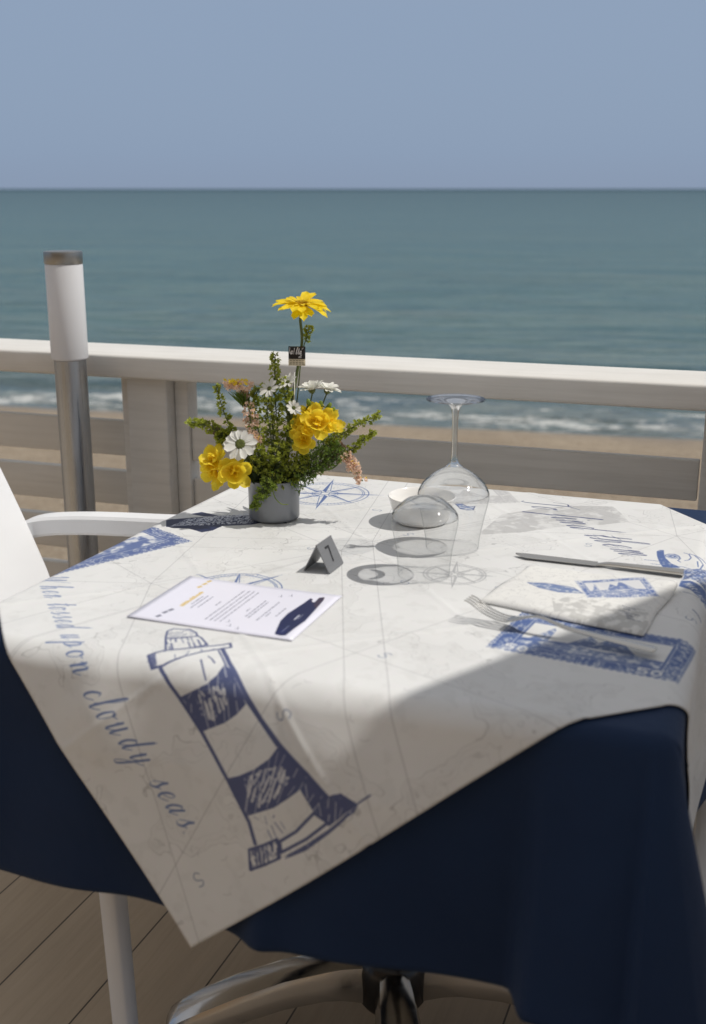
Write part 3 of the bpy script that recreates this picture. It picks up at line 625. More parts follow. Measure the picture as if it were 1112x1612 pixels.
Q.poly(BOAT, (.13, .16, .33)); Q.poly(BOAT[5:13], (.30, .24, .30), .8, (.2, 3, .2), 4); Q.poly([(.182, .012), (.180, .026), (.190, .028), (.192, .011)], (.10, .13, .36), .8)
Q.line([(.1865, .018), (.1865, .038)], .0012, (.45, .48, .60)); Q.line([(.1845, .058), (.1845, .072)], .0022, (.75, .76, .82)); Q.line([(.1875, .060), (.1875, .076)], .0009, (.6, .62, .7))
M['menu_print'] = mat_print('menu_print', Q.image('menu_print'), .35, .05, .05, .5, detail=False)

# paper napkin with the same chart print
Pn = Sheet(.20, .185, 2400, (.925, .925, .915)); old_map(Pn, 5, .7, 12, 5)
stamp(Pn, (.1077, .0691), R(37), .088, .062, .0085, 21, (.40, .48, .68), (.90, .90, .90), .95, .004)
FI = [(.0231, .0831), (.0449, .0923), (.0792, .094), (.0975, .0804), (.0716, .0682), (.045, .0711)]
Pn.poly(FI, (.42, .50, .68), .85, (.25, 4, .25), 3, 18); Pn.line(FI + FI[:1], .0012, (.35, .42, .62), .8)
Pn.poly([(.0714, .0478), (.10, .062), (.1326, .0689), (.1834, .0741), (.195, .035), (.2, .0), (.1379, -.0021), (.0937, .0048)], (.76, .76, .75), .75, (.42, 7), 6, 14)
script(Pn, 'To find', (.150, .072), (.55, -1), (1, .3), .0065, .0011, (.40, .42, .48), .8, 1.3)
M['napkin_print'] = mat_print('napkin_print', Pn.image('napkin_print'), .7, .25, .15, .2)

# florist's tag
G = Sheet(.0245, .0275, 9000, (.80, .76, .66))
G.poly([(0, .0095), (.0245, .0095), (.0245, .0275), (0, .0275)], (.10, .095, .09))
WH = (.86, .86, .86)
script(G, 'a', (.0025, .0165), (1, 0), (0, 1), .0045, .0009, WH, 1, 1.1, .2); script(G, 'lta', (.0105, .0165), (1, 0), (0, 1), .0045, .0009, WH, 1, 1.1, .2)
G.line([(.0078, .0185), (.0088, .0250)], .0009, WH); G.line([(.0076, .0168), (.0077, .0170)], .0011, WH); G.line([(.0195, .0235), (.0215, .0255)], .0008, WH); G.line([(.0012, .0175), (.0020, .0255)], .0008, WH)
script(G, 'all', (.0145, .0112), (1, 0), (0, 1), .0021, .0005, WH, .9, 1.2, .2)
for y in (.0068, .0040, .0018):
    for k in range(26):
        if (k * 7) % 5: G.line([(.0012 + k * .00088, y), (.0016 + k * .00088, y + .0009)], .0005, (.25, .23, .2), .85)
G.poly([(0, .0088), (.0245, .0088), (.0245, .0084), (0, .0084)], (.3, .28, .24), .6)
M['tag_print'] = mat_print('tag_print', G.image('tag_print'), .35, .02, .05, .5, detail=False)
# ------------------------------------------------------------------ the setting: sea, beach, deck
SHORE = Vector((-3.56, 11.62, 0)); SHORE_RZ = R(-13.5); SEA_Z = -0.90
def ground_z(y):                                     # y: metres seaward of the waterline
    if y > 0: return SEA_Z - .07 * y
    return SEA_Z + min(.52, .075 * -y - .001 * y * y * (1 if y > -9 else 0))
b = MB(); ys = [12, 6, 3, 1.5, .7, .3, 0, -.3, -.7] + [-1 - i * .5 for i in range(22)] + [-16, -25, -60]
xs = [-900, -300, -100, -50, -30] + [-20 + i * 1.0 for i in range(41)] + [30, 50, 100, 300, 900]
pts = []
for x in xs:
    for y in ys:
        z = ground_z(y) + (.018 * math.sin(x * 1.9 + y * 2.3) * math.sin(x * .83 - y * 1.7) + .03 * math.sin(x * .47 + 1.1 * y) if -11 < y < -1.2 else 0)
        pts.append((x, y, z))
b.grid(pts, len(xs), len(ys))
o = b.build('beach', M['sand']); o.location = (SHORE.x, SHORE.y, 0); o.rotation_euler.z = SHORE_RZ; tag(o, kind='structure')

# sea: finely divided near the shore so that the small breakers have relief, one sheet out to the horizon
ys = [-.6 + .12 * i for i in range(160)]; st = .14
while ys[-1] < 40000: ys.append(ys[-1] + st); st *= 1.16
xs = [-30000, -8000, -2000, -500, -120, -60, -35] + [-24 + .16 * i for i in range(301)] + [35, 60, 120, 500, 2000, 8000, 30000]
X, Y = np.meshgrid(np.array(xs), np.array(ys), indexing='ij')
wob = .35 * np.sin(X * .35) + .22 * np.sin(X * .83 + 1.3) + .12 * np.sin(X * 1.9 + .4)
def ridge(c, wd, a, ph): 
    t = (Y - c + wob) / wd
    return a * np.exp(-np.where(t < 0, t * 1.8, t) ** 2) * (.55 + .45 * np.sin(X * .31 + ph))
Z = ridge(.9, .5, .07, .3) + ridge(3.0, .9, .10, 2.2) + ridge(6.2, 1.4, .06, 4.0) + ridge(10.5, 2, .05, 1.0)
near = np.exp(-np.maximum(Y, 0) / 60)
for k in range(9):
    ang = R(78 + 24 * math.sin(k * 2.4)); kk = .9 * 1.38 ** k
    Z += near * .020 / (1 + .55 * k) * np.sin(kk * (X * math.cos(ang) + Y * math.sin(ang)) + k * 1.7 + .8 * np.sin(X * .21 + k)) * np.clip((Y + .6) / 1.5, 0.15, 1)
b = MB(); b.grid(np.stack([X, Y, Z + SEA_Z + .012 - .02 * np.clip(-Y, 0, 1)], -1).reshape(-1, 3).tolist(), len(xs), len(ys))
o = b.build('sea', M['sea']); o.location = (SHORE.x, SHORE.y, 0); o.rotation_euler.z = SHORE_RZ; tag(o, kind='structure')

RAIL = Vector((-.7435, 2.410, 0)); RAIL_RZ = R(-18.57)
# deck: a slab whose sea-side edge runs just under the railing
b = MB(); b.box((-2.0, -.15, -.06), (9.0, 9.0, .12), bev=.004)
o = b.build('deck', M['deck'], smooth=False); o.rotation_euler.z = R(69.4)
n_ = Vector((math.sin(-RAIL_RZ), math.cos(RAIL_RZ), 0)); edge = RAIL + n_ * .26
dl = Vector((math.cos(R(69.4)), math.sin(R(69.4)), 0)); o.location = edge + dl * (2.0 - 4.5) + Vector((.3, -.105, 0)); tag(o, kind='structure')

# ------------------------------------------------------------------ railing (boards run between posts, a broad flat cap on top)
rail = empty('railing', RAIL, RAIL_RZ, 'white painted wooden railing with a broad flat top along the beach side of the deck', 'railing')
POST = [-2.01, -.865, .280, 1.460, 2.61]
b = MB(); b.box((.4, .0825, .8815), (6.2, .165, .047), bev=.006); b.build('top_rail', M['wood'], rail, auto=40)
for s in POST:
    b = MB(); b.box((s + .045, .08, .428), (.092, .10, .856), bev=.004); b.build('post', M['wood'], rail, auto=40)
    for ds in (-.0165, .107):
        c = MB(); c.box((s + ds, .085, .436), (.031, .045, .84), bev=.003); c.build('cleat', M['wood'], rail, auto=40)
for i in range(len(POST) - 1):
    x0, x1 = POST[i] + .123, POST[i + 1] - .033
    for k in range(6):
        zc = .714 - .112 * k
        b = MB(); b.box(((x0 + x1) / 2 - .001, .083 + .002 * ((k * 7 + i * 3) % 3), zc + .001 * ((k + i) % 3)), (x1 - x0 - .002, .022, .076), bev=.003)
        b.build('board', M['wood'], rail, auto=40)

# ------------------------------------------------------------------ bollard lamp
lamp = empty('bollard_lamp', (-.562, 2.268, 0), 0, 'slim steel bollard lamp with an unlit white tube shade in front of the railing', 'lamp')
b = MB(); b.lathe([(.060, 0), (.060, .006), (.057, .010), (.034, .010)], 40, cap0=True); b.build('base_plate', M['steel'], lamp, auto=40)
b = MB(); b.lathe([(.0315, .010), (.0315, .904)], 48, cap1=True); b.build('pole', M['steel'], lamp, auto=40)
b = MB(); b.lathe([(.0315, .9045), (.0352, .906), (.0362, .909), (.0362, 1.088), (.0350, 1.0905)], 56, cap0=True, cap1=True); b.build('lamp_shade', M['lampshade'], lamp, auto=50)
b = MB(); b.lathe([(.0365, 1.0906), (.0370, 1.0915), (.0370, 1.111), (.0362, 1.114), (.0325, 1.1145)], 56, cap0=True, cap1=True); b.build('cap', M['capsteel'], lamp, auto=40)

# ------------------------------------------------------------------ canopy added out of view; its left edge shades the near end of the table
E0, E1 = Vector((1.135, 1.005, 0)), Vector((1.454, 1.284, 0)); ed = (E1 - E0).normalized(); en = Vector((ed.y, -ed.x, 0))
HW = 1.25
pc = (E0 + E1) / 2 + en * HW
par = empty('shade_caster', (pc.x, pc.y, 0), math.atan2(ed.y, ed.x), 'unseen square cream canvas on a wooden pole, added to shade the near end of the table', 'shade_caster')
b = MB(); ns = 24; pts = []
for i in range(ns + 1):
    for j in range(ns + 1):
        x, y = -HW + 2 * HW * i / ns, -HW + 2 * HW * j / ns
        pts.append((x, y, 2.25 + .42 * (1 - max(abs(x), abs(y)) / HW)))
b.grid(pts, ns + 1, ns + 1)
cn = b.build('canopy', M['canvas'], par); md = cn.modifiers.new('thick', 'SOLIDIFY'); md.thickness = .003
b = MB(); b.lathe([(.024, .05), (.024, 2.62)], 20, cap0=True, cap1=True); b.build('pole', M['wood'], par)
b = MB(); b.lathe([(.26, 0), (.26, .05), (.24, .065), (.04, .07)], 32, cap0=True, cap1=True); b.build('base', M['wood'], par, auto=40)
for sx in (-1, 1):
    for sy in (-1, 1):
        b = MB(); b.tube([(0, 0, 2.60), (sx * HW * .98, sy * HW * .98, 2.225)], .01, 8); b.build('rib', M['wood'], par)

# unseen timber facade added behind the camera to bounce warm light onto the table
b = MB(); fr = empty('bounce_facade', RAIL + Vector((.6, -.2, 0)) - n_ * 6.4, RAIL_RZ, 'unseen long timber facade behind the camera, added for warm bounce light', 'added_facade')
b.box((0, -.1, 1.6), (12, .2, 3.2), bev=.01); b.build('wall', M['timber'], fr, smooth=False)
b = MB(); b.box((0, .25, 3.28), (12.6, 1.2, .14), bev=.01); b.build('roof', M['wood'], fr, smooth=False)
for k in range(4):
    b = MB(); b.box((-4.5 + 3 * k, .015, 1.05), (1.0, .05, 2.1), bev=.006); dd = b.build('door', M['wood'], fr, smooth=False)
    b = MB(); b.box((-4.5 + 3 * k, .045, 1.25), (.72, .02, 1.4)); b.build('pane', M['dark_pane'], dd, smooth=False)

# ------------------------------------------------------------------ chairs
def band(path, wdt, thk, side=Vector((0, 1, 0))):
    """flat bar swept along a path: wdt across `side`, thk across the path"""
    P = [Vector(p) for p in path]; rings = []
    for i in range(len(P)):
        t = (P[min(i + 1, len(P) - 1)] - P[max(i - 1, 0)]).normalized(); s_ = (side - t * side.dot(t)).normalized(); u = t.cross(s_)
        wi = wdt[i] if hasattr(wdt, '__len__') else wdt; ring = []
        for cx, cy in ((-1, -.7), (-.8, -1), (.8, -1), (1, -.7), (1, .7), (.8, 1), (-.8, 1), (-1, .7)):
            ring.append(P[i] + s_ * (cx * wi / 2) + u * (cy * thk / 2))
        rings.append(ring)
    return rings
def make_chair(name, label):
    r_ = empty(name, (0, 0, 0), 0, label, 'chair', 'white resin armchairs at the table')
    b = MB(); n = 22; pts = []
    for i in range(n + 1):
        for j in range(n + 1):
            x = -.215 + .43 * i / n; y = (-.225 + .45 * j / n) * (1 - .10 * (1 - i / n))
            z = .432 + .010 * ((2 * j / n - 1) ** 2) - .012 * (1 - (2 * i / n - 1) ** 2) + (-.02 * max(0, (i / n - .85) / .15) ** 2)
            pts.append((x, y, z))
    b.grid(pts, n + 1, n + 1); s_ = b.build('seat', M['plastic'], r_); md = s_.modifiers.new('t', 'SOLIDIFY'); md.thickness = .02; md.offset = -1
    bv = s_.modifiers.new('b', 'BEVEL'); bv.width = .005; bv.segments = 2
    b = MB(); pts = []; m = 26
    for i in range(n + 1):
        y = -.235 + .47 * i / n; cy = (2 * i / n - 1)
        for j in range(m + 1):
            t = j / m; z = .40 + .47 * t - .03 * max(0, abs(cy) - .7) / .3 * t; x = -.168 - .150 * t - .03 * t * t + .035 * cy * cy
            pts.append((x, y * (1 - .05 * t * t), z))
    b.grid(pts, n + 1, m + 1); k = b.build('backrest', M['plastic'], r_); md = k.modifiers.new('t', 'SOLIDIFY'); md.thickness = .018; md.offset = 0
    bv = k.modifiers.new('b', 'BEVEL'); bv.width = .005; bv.segments = 2
    for sy in (-1, 1):
        p = spline([(-.262, sy * .236, .632), (-.225, sy * .258, .653), (-.14, sy * .268, .664), (0, sy * .272, .672), (.085, sy * .268, .676), (.112, sy * .264, .664), (.124, sy * .258, .62), (.15, sy * .245, .44)], 7)
        b = MB(); b.loft(band(p, .040, .034)); b.build('armrest', M['plastic'], r_, auto=28)
        for fx, (tx, bx_) in ((1, (.188, .215)), (-1, (-.205, -.275))):
            b = MB(); P = [(tx, sy * .222, .432), (tx + (bx_ - tx) * .5, sy * .232, .22), (bx_, sy * .242, .0)]
            b.loft(band(spline(P, 4), [.036 - .008 * i / 8 for i in range(9)], .026)); b.build('leg', M['plastic'], r_, auto=60)
    return r_
ch = make_chair('armchair', 'white resin armchair on the left whose armrest tucks behind the tabletop beside the steel lamp')
ch.location = (-.434, 1.632, 0); ch.rotation_euler.z = R(-19.5)
c2 = copy_tree(ch); c2.location = (.64, 1.235, 0); c2.rotation_euler.z = R(160.5)
tag(c2, 'white resin armchair right of the table, nearly all hidden by the dark blue cloth')

# ------------------------------------------------------------------ table
PHI = R(-19.5); E1v = Vector((math.cos(PHI), math.sin(PHI), 0)); E2v = Vector((-math.sin(PHI), math.cos(PHI), 0))
U0, V0, A, AX, TOP = -.430, 1.387, .395, .375, .75
TC = E1v * U0 + E2v * V0
tb = empty('table', TC, PHI, 'square bistro table on a polished four-armed foot under the dark blue tablecloth', 'table')
b = MB(); b.box((0, 0, .731), (2 * AX - .006, 2 * A - .006, .026), bev=.008); b.build('tabletop', M['wood'], tb, auto=40)
b = MB(); b.lathe([(.03, .15), (.03, .717)], 32, cap1=True); b.build('column', M['black'], tb)
b = MB(); b.lathe([(.0, .062), (.045, .064), (.052, .075), (.052, .125), (.046, .142), (.034, .152), (.031, .17), (.0, .17)], 40); b.build('hub', M['black'], tb, auto=40)
for k in range(4):
    ang = R(90 * k + 3) - PHI; d = Vector((math.cos(ang), math.sin(ang), 0)); s_ = Vector((-d.y, d.x, 0)); up = Vector((0, 0, 1)); rings = []
    prof = [(.035, .106, .026, .026), (.075, .111, .030, .022), (.10, .110, .032, .020), (.16, .099, .034, .019), (.23, .076, .036, .018), (.28, .056, .036, .0165), (.313, .041, .034, .015), (.330, .032, .030, .012), (.337, .025, .023, .007)]
    for r0, z, hw, hh in prof:
        hh *= 1.3
        c = d * r0 + up * z
        rings.append([c + s_ * (hw * a_) + up * (hh * b_) for a_, b_ in ((-1, -.9), (-1, -.25), (-.95, -.05), (-.90, .35), (-.78, .78), (-.4, 1), (.4, 1), (.78, .78), (.90, .35), (.95, -.05), (1, -.25), (1, -.9))])
    b = MB(); b.loft(rings); lg = b.build('leg', M['chrome'], tb, auto=35)
    g = MB()
    for i in range(5):
        t = .278 + .0085 * i; z = .0568 + .0165 - (t - .28) * .455
        g.tube([d * t + s_ * y + up * (z - .35 * abs(y) ** 1.0 * .6 + .0005) for y in (-.013, -.007, 0, .007, .013)], .0016, 6)
    g.build('foot_grip', M['chrome'], lg)
    f_ = MB(); c = d * .325; f_.lathe([(.012, 0), (.014, .003), (.014, .012), (.01, .026)], 16, (c.x, c.y, 0), cap0=True); f_.build('glide', M['black'], lg)

# ------------------------------------------------------------------ the two cloths
RF = .020
def fold(d, tilt, r=RF):
    if d <= 0: return 0, 0
    th = min(d / r, math.pi / 2 - tilt)
    o_, dn = r * math.sin(th), r * (1 - math.cos(th)); rest = d - th * r
    if rest > 0: o_ += rest * math.sin(tilt); dn += rest * math.cos(tilt)
    return o_, dn
def lerp_tab(tab, x):
    for (x0, *a0), (x1, *a1) in zip(tab, tab[1:]):
        if x <= x1:
            t = (x - x0) / (x1 - x0); t = t * t * (3 - 2 * t)
            return [p + (q - p) * t for p, q in zip(a0, a1)]
    return tab[-1][1:]
# corner behaviour: angle in the flat cloth -> heading, tilt away from the vertical (measured from the +x side towards the -y side)
CORNER_FR = [(0, 0, .06), (12, -2, .12), (30, 22, .28), (50, 58, .40), (70, 86, .42), (90, 90, .34)]
CORNER = [(0, 0, .07), (14, 6, .16), (32, 26, .32), (50, 52, .40), (68, 74, .26), (82, 92, .12), (90, 90, .075)]
def gauss(x, c, s): return math.exp(-((x - c) / s) ** 2)
def drape(x, y, lift, navy):
    al = AX - .018 * (y / A)           # the left fold bellies out towards the near end
    aL, aR, aF, aB = al, AX, A, A
    dx = x - aR if x > 0 else -x - aL; dy = y - aB if y > 0 else -y - aF
    sx = 1 if x > 0 else -1; sy = 1 if y > 0 else -1
    ax = aR if x > 0 else aL
    tl = .115 if sy < 0 else .05
    if dx <= 0 and dy <= 0:
        z = TOP + lift + .0007 * math.sin(7 * x + 3 * y) * math.sin(5 * y - 2 * x)
        return (x, y, z)
    rr = RF + lift
    if dy > 0 and dx <= 0:
        if sy < 0:                                        # towards its corner the cloth stands out in one sharp vertical fold
            k_ = min(1, max(0, (x - .252) / .030)); tl += (.225 if navy else .06) * k_ * k_ * (3 - 2 * k_)
        o_, dn = fold(dy, tl, rr)
        wv = min(1, dn / .12) * (.010 * math.sin(9.5 * x + 1.1) + .006 * math.sin(21 * x + .5))
        if navy: wv += max(0, min(1, (dn - .06) / .2)) * (.013 * gauss(x, -.003, .022) - .010 * gauss(x, -.17, .06)) - .004 * min(1, dn / .08)
        else: wv = wv * .6 + .011 * min(1, dn / .10) + .010 * gauss(x, -.20, .035) * gauss(dn, .06, .05) + .006 * gauss(x, .05, .06) * gauss(dn, .05, .05)
        o_ += wv
        return (x, sy * (aF + o_), TOP - dn + lift)
    if dx > 0 and dy <= 0:
        o_, dn = fold(dx, .06, rr)
        o_ += min(1, dn / .12) * (.012 * math.sin(10.5 * y + .4) + .006 * math.sin(23 * y))
        return (sx * (ax + o_), y, TOP - dn + lift)
    r = math.hypot(dx, dy); a_ = math.degrees(math.atan2(dy, dx))
    hd, ti = lerp_tab(CORNER_FR if (sx > 0 and sy < 0) else CORNER, a_)
    o_, dn = fold(r, ti, rr)
    return (sx * (ax + o_ * math.cos(R(hd))), sy * (aF + o_ * math.sin(R(hd))), TOP - dn + lift)
# dark blue undercloth, square with the table
DROP = .292; h = A + DROP; n = 230; b = MB(); pts = []
for i in range(n + 1):
    for j in range(n + 1):
        x = (-h + 2 * h * i / n) * (AX + DROP) / h; y = -h + 2 * h * j / n
        pts.append(drape(x, y, .002, True))
b.grid(pts, n + 1, n + 1)
nv = b.build('navy_tablecloth', M['navy']); nv.location = TC; nv.rotation_euler.z = PHI
md = nv.modifiers.new('cloth', 'SOLIDIFY'); md.thickness = .0012; md.offset = -1
tag(nv, 'dark navy blue tablecloth hanging down all round the square table', 'tablecloth')
# printed overcloth, turned so that one corner hangs over the near side
CC = Vector((-.080, -.712)); CA = R(39.0); pv = Vector((math.cos(CA), math.sin(CA))); qv = Vector((-math.sin(CA), math.cos(CA)))
n = 330; pts = []; uvs = []
for i in range(n + 1):
    for j in range(n + 1):
        p, q = i / n, j / n; f2 = CC + pv * p + qv * q
        crease = sum(gauss(p, k, .0035) + gauss(q, k, .0035) for k in (.25, .5, .75)); pts.append(drape(f2.x, f2.y, .0055 + .0009 * crease, False)); uvs.append((p, q))
b = MB(); b.grid(pts, n + 1, n + 1)
wc = b.build('printed_tablecloth', M['print'], uvs=uvs); wc.location = TC; wc.rotation_euler.z = PHI
md = wc.modifiers.new('cloth', 'SOLIDIFY'); md.thickness = .0009; md.offset = -1
tag(wc, 'white overcloth printed with a blue lighthouse, stamps and handwriting, laid askew over the navy cloth', 'tablecloth')
ZT = TOP + .0065                                       # the surface things stand on
# ------------------------------------------------------------------ tableware
def flat_card(w_, h, nx, ny, zf):                      # a printed sheet with uvs
    pts, uv_ = [], []
    for i in range(nx + 1):
        for j in range(ny + 1):
            s_, t_ = i / nx, j / ny; pts.append((w_ * s_, h * t_, zf(s_, t_))); uv_.append((s_, t_))
    b = MB(); b.grid(pts, nx + 1, ny + 1); return b, uv_
# menu
b, uv_ = flat_card(.2067, .1505, 24, 18, lambda s_, t_: .0012 + .0022 * (s_ - .5) ** 2 * (1 + .3 * t_))
mn = b.build('menu_card', M['menu_print'], uvs=uv_); mn.location = (-.2596, 1.2308, ZT); mn.rotation_euler.z = math.atan2(-.35302, .93562)
md = mn.modifiers.new('paper', 'SOLIDIFY'); md.thickness = .0006; md.offset = 1
tag(mn, 'printed menu page with gold heading lying above the lighthouse print', 'menu')
# napkin: a soft square folded in four, thicker along its folded edges
def napz(s_, t_):
    e_ = min(s_, 1 - s_, t_, 1 - t_); r_ = min(1, e_ / .05)
    return .0006 + .0042 * (1 - (1 - r_) ** 2) ** .5 * (.75 + .25 * math.sin(2.5 * s_ + 1.2 * t_)) + .0010 * math.sin(5 * s_ - 2 * t_) * r_ + .006 * max(0, 1 - math.hypot(s_ - .95, t_ - 1.0) / .5)
b, uv_ = flat_card(1, 1, 44, 44, napz)
c4_ = [Vector((-.002, -.002)), Vector((.1998, 0)), Vector((.1795, .1841)), Vector((-.008, .1520))]
for i, (s_, t_) in enumerate(uv_):
    xy = (c4_[0] * (1 - s_) + c4_[1] * s_) * (1 - t_) + (c4_[3] * (1 - s_) + c4_[2] * s_) * t_
    xy = xy + Vector((.0016 * math.sin(9 * t_ + 1) * (1 if s_ > .98 or s_ < .02 else 0), .0012 * math.sin(8 * s_)))
    b.v[i] = (xy.x, xy.y, b.v[i][2]); uv_[i] = (xy.x / .2, xy.y / .185)
o_n = len(b.v); nn = 45; rim = [i * nn for i in range(nn)] + [(nn - 1) * nn + j for j in range(1, nn)] + [i * nn + nn - 1 for i in range(nn - 2, -1, -1)] + [j for j in range(nn - 2, 0, -1)]
for i in rim: b.v.append((b.v[i][0], b.v[i][1], .0002)); uv_.append(uv_[i])
for k in range(len(rim)): k2 = (k + 1) % len(rim); b.f.append((rim[k], rim[k2], o_n + k2, o_n + k))
b.f.append(tuple(o_n + k for k in range(len(rim))))
nap = b.build('napkin', M['napkin_print'], uvs=uv_); nap.location = (.1507, 1.2835, ZT); nap.rotation_euler.z = math.atan2(-.55506, .83181)
tag(nap, 'folded white paper napkin with a blue stamp print under the steel fork', 'napkin')

def profile_bar(path, halfw, halft, side, parent, name, mat):
    P = [Vector(p) for p in path]; rings = []
    for i in range(len(P)):
        t = (P[min(i + 1, len(P) - 1)] - P[max(i - 1, 0)]).normalized(); s_ = (side - t * side.dot(t)).normalized(); u = t.cross(s_)
        if u.z < 0: u = -u
        rings.append([P[i] + s_ * (halfw[i] * math.cos(a_)) + u * (halft[i] * math.sin(a_)) for a_ in [k * math.pi / 6 for k in range(12)]])
    b = MB(); b.loft(rings); return b.build(name, mat, parent, auto=50)
# knife: origin at the tip, x runs to the handle end
kp0, kp1 = Vector((.2178, 1.4600, 0)), Vector((.4205, 1.3775, 0)); kd = kp1 - kp0
kn = empty('table_knife', (kp0.x, kp0.y, ZT), math.atan2(kd.y, kd.x), 'long steel table knife lying on the cloth behind the napkin', 'knife')
KL = kd.length; b = MB(); rings = []
for i in range(25):
    t = i / 24; x = t * KL * .50; hb = .0095 * min(1, (t / .16) ** .6) * (1 - .18 * t) if t > 0 else .0006
    yb = .0046 - .0030 * (1 - min(1, t / .2)) ** 2
    rings.append([Vector((x, yb - 2 * hb * .80, .0026)), Vector((x, yb - hb * .5, .0034)), Vector((x, yb, .0040)), Vector((x, yb, .0022)), Vector((x, yb - hb * .5, .0020)), Vector((x, yb - 2 * hb * .80, .0022))])
b.loft(rings); b.build('blade', M['cutlery'], kn, auto=30)
xs_ = [KL * .5 + (KL * .5) * i / 14 for i in range(15)]
hw = [.0046, .0042, .0040, .0044] + [.0050 + .0022 * (i / 10) for i in range(11)]; ht = [.0016, .0026, .0034, .0036] + [.0037 + .0006 * i / 10 for i in range(11)]
profile_bar([(x, -.001, ht[i] + .0004) for i, x in enumerate(xs_)], hw, ht, Vector((0, 1, 0)), kn, 'handle', M['cutlery'])
# fork: tines lean up off the napkin's near edge
f0, f1 = Vector((.1309, 1.2290, 0)), Vector((.3185, 1.1180, 0)); fd = f1 - f0; FL = fd.length
fk = empty('table_fork', (f0.x, f0.y, ZT), math.atan2(fd.y, fd.x), 'steel table fork resting across the near edge of the napkin', 'fork')
tz = lambda t: .0120 + .0125 * math.exp(-(t / .085) ** 2) - .0035 * math.exp(-((t - .22) / .08) ** 2) + .0065 * math.exp(-((t - .40) / .09) ** 2) - .0055 * max(0, (t - .5) / .5)
for k in range(4):
    yk = (k - 1.5) * .0062; n_t = 14
    profile_bar([(FL * .25 * i / n_t, yk * (1 + .04 * i / n_t), tz(.25 * i / n_t)) for i in range(n_t + 1)], [.0007 + .0009 * min(1, i / 4) for i in range(n_t + 1)], [.0008] * (n_t + 1), Vector((0, 1, 0)), fk, 'tine', M['cutlery'])
ts_ = [.235 + (1 - .235) * i / 40 for i in range(41)]
hw = [(.0111 if t < .27 else .0111 - (.0111 - .0030) * min(1, (t - .27) / .11) ** .8 if t < .40 else .0030 + .0048 * min(1, (t - .40) / .5) ** .9) * (1 if t < .985 else .7) for t in ts_]
profile_bar([(FL * t, 0, tz(t)) for t in ts_], hw, [.0009 + .0010 * min(1, max(0, t - .3) / .2) for t in ts_], Vector((0, 1, 0)), fk, 'handle', M['cutlery'])

# table number: a bent plate standing like a tent
tn = empty('table_number', (-.0380, 1.4130, ZT), math.atan2(.0457, .0184), 'small grey metal tent with the table number 7 standing beside the menu', 'table number')
TL, TH, TB = .0475, .0365, .0185                       # length along the ridge, ridge height, half foot spread
for sgn, nm in ((1, 'back_plate'), (-1, 'front_plate')):
    slope = math.hypot(TB, TH); pts2 = []
    out = [(.0, 0), (TL, 0), (TL, slope), (0, slope)]
    rr = .003; poly_ = []
    for (x, y), (a0) in zip(out, (180, 270, 0, 90)):
        cx = x + (rr if x == 0 else -rr); cy = y + (rr if y == 0 else -rr)
        if y > 0: poly_.append((x, y)); continue
        for k in range(5): t = R(a0 + k * 22.5); poly_.append((cx + rr * math.cos(t), cy + rr * math.sin(t)))
    b = MB(); m = len(poly_)
    for th in (0, .0012):
        for x, y in poly_:
            f_ = y / slope; b.v.append((x - TL / 2, sgn * (TB * (1 - f_) - th * TH / slope), TH * f_ - th * TB / slope + .0002))
    b.f += [tuple(range(m)), tuple(range(m, 2 * m))[::-1]] + [(k, (k + 1) % m, m + (k + 1) % m, m + k) for k in range(m)]
    pl = b.build(nm, M['plate'], tn, smooth=False)
    if sgn < 0:
        def on(x, y):                                   # plate coordinates (mm-ish, from the plate's middle) to its front face
            f_ = .53 + y / slope; return Vector((x, -(TB * (1 - f_)) - .0004 * TH / slope, TH * f_ + .0004 * TB / slope))
        g = MB(); sg = [[(-.0065, .0098), (.0052, .0098), (.0052, .0068), (-.0065, .0068)], [(.0052, .0098), (.0058, .0085), (.0006, -.0105), (-.0032, -.0105), (.0018, .0068)]]
        sg = [[(-.0068, .0110), (.0056, .0110), (.0056, .0080), (-.0068, .0080)], [(.0020, .0080), (.0056, .0080), (.0016, -.0110), (-.0020, -.0110)]]
        for q_ in sg: g.add([on(x, y) for x, y in q_], [tuple(range(len(q_)))])
        nb = g.build('numeral', M['ink'], pl, smooth=False)

# glassware (thin blown glass, standing upside down on the cloth)
def glass_obj(name, loc, label, cat, parts):
    r_ = empty(name, loc, 0, label, cat)
    for nm, prof, mat, n_ in parts:
        pr_ = [(v.x, v.y) for v in spline([(a_, b_, 0) for a_, b_ in prof], 6)]
        b = MB(); b.lathe([(max(0.00005, a_), b_) for a_, b_ in pr_], n_); b.build(nm, mat, r_)
    return r_
glass_obj('tumbler', (.0902, 1.3826, ZT), 'clear stemless glass tumbler upside down in front of the white bowl', 'glass', [
    ('wall', [(.0312, .0018), (.0318, .0004), (.0330, .0006), (.0334, .012), (.0362, .036), (.0404, .058), (.0424, .070), (.0422, .0765)], M['glass'], 96),
    ('glass_base', [(.0414, .0768), (.0422, .0767), (.0421, .0778), (.0408, .0815), (.0362, .0875), (.0300, .0935), (.0245, .0980), (.0218, .0994), (.0190, .0985), (.0130, .0955), (.0060, .0942), (.0, .0940)], M['glass_thick'], 96),
    ('inner_dome', [(.0414, .0768), (.0402, .0782), (.0375, .0815), (.0320, .0852), (.0220, .0876), (.0120, .0882), (.0, .0882)], M['glass_thick'], 96)])
